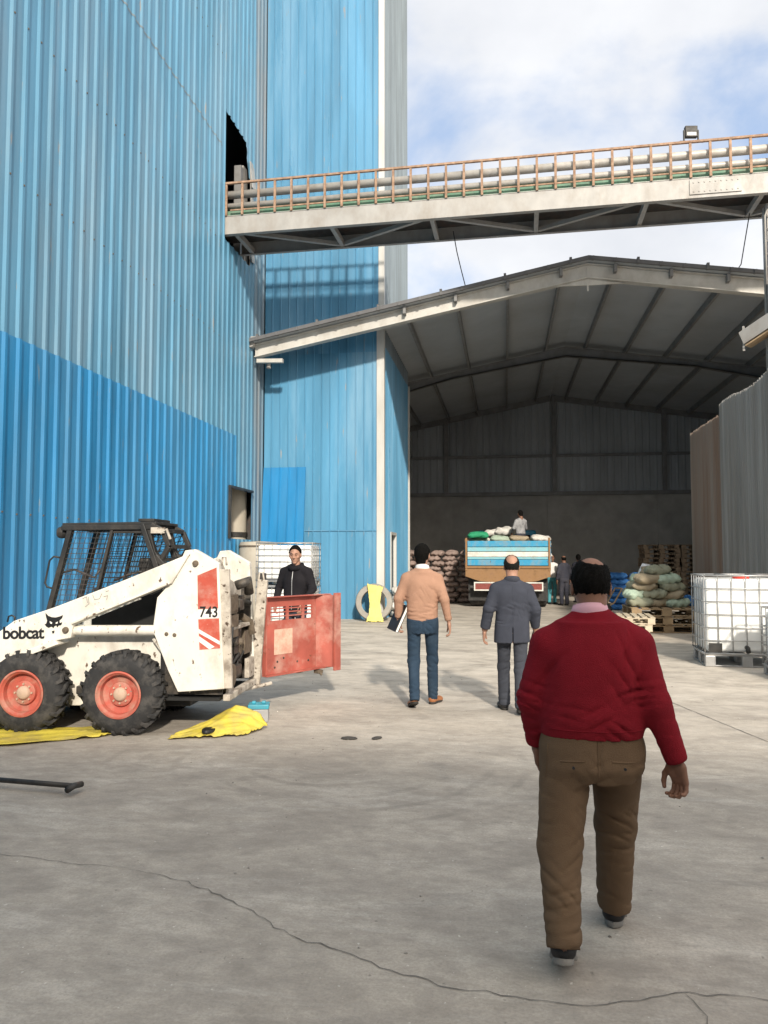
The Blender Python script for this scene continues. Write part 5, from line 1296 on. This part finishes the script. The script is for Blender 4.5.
# wheels
def wheel(x, y, flip):
    t = empty('wheel', (x,y,.383)); t.parent = ld
    m = MB(); m.lathe([(.205,.03),(.225,.004),(.26,-.004),(.32,.004),(.355,.022),(.372,.05),(.374,.135),(.372,.22),(.355,.248),(.32,.266),(.26,.274),(.205,.24)],(0,0,0),'y',64)
    ty = m.build('tyre', M['tyre'], t, 'auto')
    m = MB()
    for k in range(22):
        for row in (0,1):
            a0 = 2*PI*(k+.5*row)/22
            P = []
            for i in range(5):
                f = i/4; yy = (.012+.125*f) if row==0 else (.258-.125*f); a = a0+.13*f+.06*(f>.5)
                r0 = .352+.03*min(1,f*4)
                for rr in (r0-.02,r0+.022 if i else r0+.006):
                    for da in (-.042,.042): P.append((rr*math.cos(a+da),yy,rr*math.sin(a+da)))
            fs = []
            for i in range(4):
                o = i*4; fs += [(o+2,o+3,o+7,o+6),(o,o+2,o+6,o+4),(o+3,o+1,o+5,o+7)]
            fs += [(0,1,3,2),(16,18,19,17)]; m.add(P,fs)
    m.build('tread', M['tyre'], ty)
    m = MB(); m.lathe([(.214,.02),(.222,-.002),(.206,-.004),(.198,.01),(.185,.02),(.178,.075),(.120,.085),(.112,.055),(.10,.05),(.0,.05)],(0,0,0),'y',48); m.lathe([(.205,.25),(.19,.2),(.19,.08)],(0,0,0),'y',48)
    ri = m.build('rim', M['rim_red'], t, 'auto')
    MB().lathe([(.066,.05),(.060,.030),(.045,.018),(0,.016)],(0,0,0),'y',28).build('hub', M['hub'], t, 'auto')
    m = MB()
    for k in range(8):
        a = 2*PI*k/8; m.lathe([(0,.036),(.009,.036),(.011,.05)],(.083*math.cos(a),0,.083*math.sin(a)),'y',6)
    m.build('wheel_nuts', M['hub'], ri)
    if flip: t.rotation_euler = (0,0,PI)
    return t
wheel(-.02,0,False); wheel(-.97,0,False); wheel(-.02,1.46,True); wheel(-.97,1.46,True)
# front attachment (beyond the picture's edge, kept simple)
m = MB(); m.prism([(-1.55,.12),(-1.95,.10),(-2.05,.06),(-1.50,.06),(-1.36,.35),(-1.40,.62),(-1.46,.62),(-1.44,.36)],.02,1.44); m.build('bucket', M['steel_dark'], ld)
# rear engine bay
xr = .93
m = MB(); m.bar((xr+.02,1.285,.28),(xr+.10,1.285,1.42),.11,.055,(0,1,0)); a = S(160,600,.3)
m.b(xr-.02,xr+.05,.24,1.24,.30,.36); m.b(xr-.30,xr+.03,.24,1.24,.95,.985)
m.prism([(.24,1.30),(.24,1.56),(.42,1.66),(.80,1.44),(1.24,1.34),(1.24,1.14),(.80,1.14),(.50,1.00),(.24,1.0)],xr-.16,xr-.12,'yz')
eb = m.build('engine_bay_frame', M['loader_white_dirty'], ld, bev=.006)
m = MB(); m.b(.34,xr-.02,1.20,1.232,.36,1.40); m.b(.34,xr-.02,.225,.24,.36,1.30); build_each(m, 'bay_liner', M['engine'], ld)
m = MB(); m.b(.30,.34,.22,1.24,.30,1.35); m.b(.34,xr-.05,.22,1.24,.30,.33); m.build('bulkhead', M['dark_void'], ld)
en = MB(); en.b(.40,.80,.45,1.05,.42,.80); en.b(.45,.75,.55,.95,.80,.92); en.b(.72,.86,.62,1.12,.40,.62); en.b(.50,.90,.80,1.16,.64,.78); en.b(.70,.92,.36,.60,.36,.46); en.b(.66,.93,.60,.84,.46,.58)
eo = en.build('engine_block', M['engine'], ld, bev=.02)
m = MB(); m.lathe([(0,0),(.11,0),(.115,.02),(.10,.03),(.115,.04),(.11,.06),(0,.06)],(xr-.06,.52,.50),'x',26); m.lathe([(0,0),(.07,0),(.072,.02),(.062,.03),(.072,.04),(.07,.05),(0,.05)],(xr-.06,.82,.74),'x',22); build_each(m, 'pulley', M['engine_tan'], eo, 'auto')
MB().tube([(xr-.03,.41,.50),(xr-.03,.52,.61),(xr-.03,.80,.81),(xr-.03,.89,.74),(xr-.03,.60,.42),(xr-.03,.48,.41),(xr-.03,.41,.50)],.009,6).build('belt', M['rubber'], eo)
m = MB(); m.b(xr-.10,xr+.03,.27,.56,1.12,1.30); m.b(xr-.10,xr+.03,.27,.58,.88,1.10); m.b(xr+.031,xr+.036,.29,.54,1.14,1.28); m.build('oil_cooler', M['engine_tan'], ld, bev=.012)
m = MB(); m.tube([(xr-.02,.66,1.38),(xr+.08,.72,1.42),(xr+.08,.78,1.30)],[.05,.06,.05],12); m.build('filter_housing', M['engine'], ld, True)
MB().b(xr-.02,xr+.04,.60,.72,1.16,1.24).build('engine_fitting', M['engine'], ld, bev=.006)
hs = MB(); r = random.Random(4)
for i in range(20):
    y0,y1 = r.uniform(.3,1.1),r.uniform(.3,1.15); z0,z1 = r.uniform(.4,1.05),r.uniform(.4,1.1)
    hs.tube([(xr-.15,y0,z0),(xr-.04+r.uniform(0,.05),(y0+y1)/2+r.uniform(-.1,.1),(z0+z1)/2+.08),(xr-.05,y1,z1)],r.choice((.010,.014,.02)),8)
build_each(hs, 'hose', M['rubber'], ld, True)
m = MB(); m.tube([(xr-.05,.95,1.05),(xr+.02,1.05,.98),(xr+.03,1.10,.86)],.04,12); m.b(xr-.10,xr+.01,.90,1.18,.66,.90); m.lathe([(0,0),(.06,0),(.07,.10),(.05,.16),(0,.17)],(xr-.08,.66,1.0),'z',16); m.tube([(xr,.32,1.09),(xr+.05,.30,1.0),(xr+.05,.31,.9)],.012); build_each(m, 'engine_fitting', M['engine_tan'], ld, 'auto')
m = MB(); r = random.Random(12)
for i in range(16):
    y,z = r.uniform(.32,1.12),r.uniform(.42,1.22); a = r.uniform(.03,.09); b = r.uniform(.03,.10)
    if i%3: m.b(xr-.16,xr-.03+r.uniform(-.02,.05),y-a,y+a,z-b,z+b)
    else: m.lathe([(0,0),(a*.8,0),(a*.8,.09),(a*.5,.12),(0,.12)],(xr-.10,y,z),'x',12)
for k,o in enumerate(build_each(m, 'engine_fitting', M['engine'], ld, bev=.006)):
    if k%4==1: o.data.materials[0] = M['engine_tan']
m = MB(); m.tube([(xr-.02,.27,.70),(xr+.04,.30,.85),(xr+.05,.29,1.0)],.016); build_each(m, 'hydraulic_line', M['rubber'], ld, True)
m = MB(); m.prism([(.30,.30),(.30,.44),(.46,.40),(.60,.30)],xr-.01,xr+.02,'yz'); m.b(xr-.02,xr+.03,1.0,1.22,.40,.60); m.tube([(xr-.10,1.0,.26),(xr+.2,1.3,.30)],.02); build_each(m, 'bracket', M['loader_white_dirty'], ld, bev=.004)
a = [S(p[0],p[1],.2) for p in ((218,568),(219,560),(222,560),(223,568))]; m = MB(); m.tube([(x,.2,z) for x,z in a],.010,8); m.tube([(xr+.05,1.28,1.38),(xr+.06,1.28,1.50),(xr+.10,1.28,1.50),(xr+.12,1.28,1.36)],.010,8); build_each(m, 'hinge_loop', M['loader_white_dirty'], ld, True)
# open red rear door
td = empty('rear_door', (1.02,1.33,.36), R(56)); td.parent = ld; td['label'] = 'red inner side of the open rear door with louvre slots'
Wd,Hd = 1.03,.87
m = MB(); hx0,hx1,hz0,hz1 = .12,.76,.60,.75
m.b(0,Wd,.0,.008,0,hz0); m.b(0,Wd,0,.008,hz1,Hd); m.b(0,hx0,0,.008,hz0,hz1); m.b(hx1,Wd,0,.008,hz0,hz1)
for z in (hz0+.045,hz0+.09,hz0+.13): m.bar((hx0,.004,z),(hx1,.004,z),.022,.012)
for x in (hx0+.25,hx0+.5): m.b(x-.02,x+.02,-.004,.010,hz0,hz1)
pa = m.build('panel', M['door_red'], td)
m = MB(); m.b(0,Wd,-.07,-.001,Hd-.012,Hd); m.b(0,Wd,-.08,-.001,0,.014); m.b(0,.014,-.06,-.001,.014,Hd-.012)
m.prism([(Wd-.20,-.002),(Wd-.012,-.20),(Wd,-.20),(Wd,.006),(Wd-.02,.006)],.014,Hd-.014,'xy'); m.b(Wd-.10,Wd+.004,-.22,-.19,-.02,Hd+.015)
m.build('flange', M['door_red'], td, bev=.004)
MB().b(.17,.45,-.004,-.0015,.22,.50).build('faded_patch', M['engine_tan'] if False else mat('faded_primer', (.62,.42,.32), .7, 0, .15, 9., (.45,.12,.08), .5, 12.), pa)
MB().b(.78,.86,-.10,-.02,-.05,-.01).tube([(.80,-.06,-.01),(.84,-.1,-.07)],.014).build('latch', M['engine_tan'], td, bev=.006)
m = MB(); r = random.Random(8)
for i in range(6):
    x,z = r.uniform(.1,1.05),r.uniform(.05,.18); m.lathe([(0,-.008),(.010,-.006),(.013,0)],(x,-.002,z),'y',8)
m.build('bolts', M['engine'], td)

# ------------------------------------------------------------------ lorry
tk = empty('cargo_truck', (.08,25.2,0)); tag(tk, 'old cargo truck with blue and white striped tailgate loaded with pale sacks in the shed', 'truck')
hw = 1.36
def tb(name, mt, z0, z1, par, off=0., dy=.05): return MB().b(-hw+.07,hw-.07,-off,dy,z0,z1).build(name, M[mt], par, bev=.012)
tg = empty('tailgate', (0,0,0)); tg.parent = tk
for mt,z0,z1,off in (('truck_blue',1.98,2.17,.012),('truck_pale',1.83,1.965,.0),('truck_white',1.655,1.815,.012),('truck_pale',1.575,1.645,.0),('truck_blue',1.37,1.565,.012)): tb('tailgate_board', mt, z0, z1, tg, off)
MB().b(-hw,-hw+.065,-.04,.10,1.2,2.27).b(hw-.065,hw,-.04,.10,1.2,2.27).build('corner_post', M['truck_rust'], tk, bev=.008)
m = MB()
m.prism([(-hw,1.355),(hw,1.355),(hw,1.02),(.9,.86),(0,.80),(-.9,.86),(-hw,1.02)],-.02,.10); m.b(-hw,hw,-.06,-.022,1.28,1.355)
m.build('underrun_beam', M['truck_rust'], tk, bev=.01)
for x0,x1 in ((-1.08,-.42),(.52,1.12)):
    fr = MB().b(x0,x1,-.08,-.03,.80,.84).b(x0,x1,-.08,-.03,.56,.60).b(x0,x0+.04,-.08,-.03,.60,.80).b(x1-.04,x1,-.08,-.03,.60,.80).build('light_frame', M['truck_white'], tk)
    MB().b(x0+.04,x1-.04,-.06,-.032,.60,.80).build('tail_light', M['lamp_red'], fr)
MB().b(-1.2,1.2,-.03,.05,.66,.72).b(-.45,-.35,0,8.5,.70,.98).b(.35,.45,0,8.5,.70,.98).build('chassis', M['steel_dark'], tk)
m = MB(); m.b(-hw+.02,hw-.02,.1,7.0,1.30,1.43); m.build('bed_floor', M['truck_rust'], tk)
for sx in (-1,1):
    m = MB()
    for z0,z1 in ((1.45,1.66),(1.70,1.92),(1.96,2.17)): m.b(sx*hw-.025,sx*hw+.025,.12,7.0,z0,z1)
    build_each(m, 'side_board', M['truck_blue'], tk)
    m = MB()
    for y in (.9,2.2,3.5,4.8,6.1): m.b(sx*(hw+.03)-.03,sx*(hw+.03)+.03,y,y+.07,1.2,2.25)
    build_each(m, 'side_stake', M['truck_rust'], tk)
    MB().b(sx*.98-.30,sx*.98+.30,.35,.37,.22,.95).build('mud_flap', M['rubber'], tk)
    for y in (.95,5.9+1.9):
        t = empty('wheel', (sx*.98,y,.50)); t.parent = tk
        MB().lathe([(.28,-.27),(.42,-.28),(.49,-.25),(.50,-.2),(.50,.2),(.49,.25),(.42,.28),(.28,.27)],(0,0,0),'x',36,True).build('tyre', M['tyre'], t, 'auto')
        MB().lathe([(.28,-.2),(.1,-.12),(0,-.12)],(0,0,0),'x',24).lathe([(.28,.2),(.1,.12),(0,.12)],(0,0,0),'x',24).build('rim', M['truck_rust'], t, 'auto')
m = MB(); m.b(-1.2,1.2,7.15,8.9,.75,2.75); cabn = m.build('cab', M['truck_blue'], tk, bev=.08)
MB().b(-.95,.95,7.12,7.15,1.9,2.55).build('rear_window', M['dark_void'], cabn)
lab = 'pale sack loaded on the bed of the striped truck'; gr = 'pale sacks loaded on the truck'
for row,y in enumerate((25.62,26.05,27.35,27.9,28.5)):
    for l in range(5):
        for i in range(4):
            if l==4 and (row*4+i)%5==0: continue
            sack(('sack_white','sack_tan','sack_mint')[random.choice((0,1,1,2,2))], (-.90+i*.66+.08+rnd(-.05,.05),y+rnd(-.05,.05),1.435+.178*l-(.02 if row else 0)), R(rnd(-10,10)), lab, gr, (.92,1.0,1.0), (R(rnd(-6,6)),R(rnd(-5,5))))
sack('sack_brightgreen', (-.88,25.66,2.27), R(8), 'bright green sack at the left end of the load on the truck', None, (1.,.9,1.1))
sack('sack_white', (-.35,27.4,2.36), R(5), 'pale grey sack lying high behind the load, left of the man on the truck', None, (1.1,1,1.2))
sack('sack_white', (.02,27.2,2.38), R(-12), 'pale grey sack touching the standing man on the truck load', None, (1.,1,1.5))
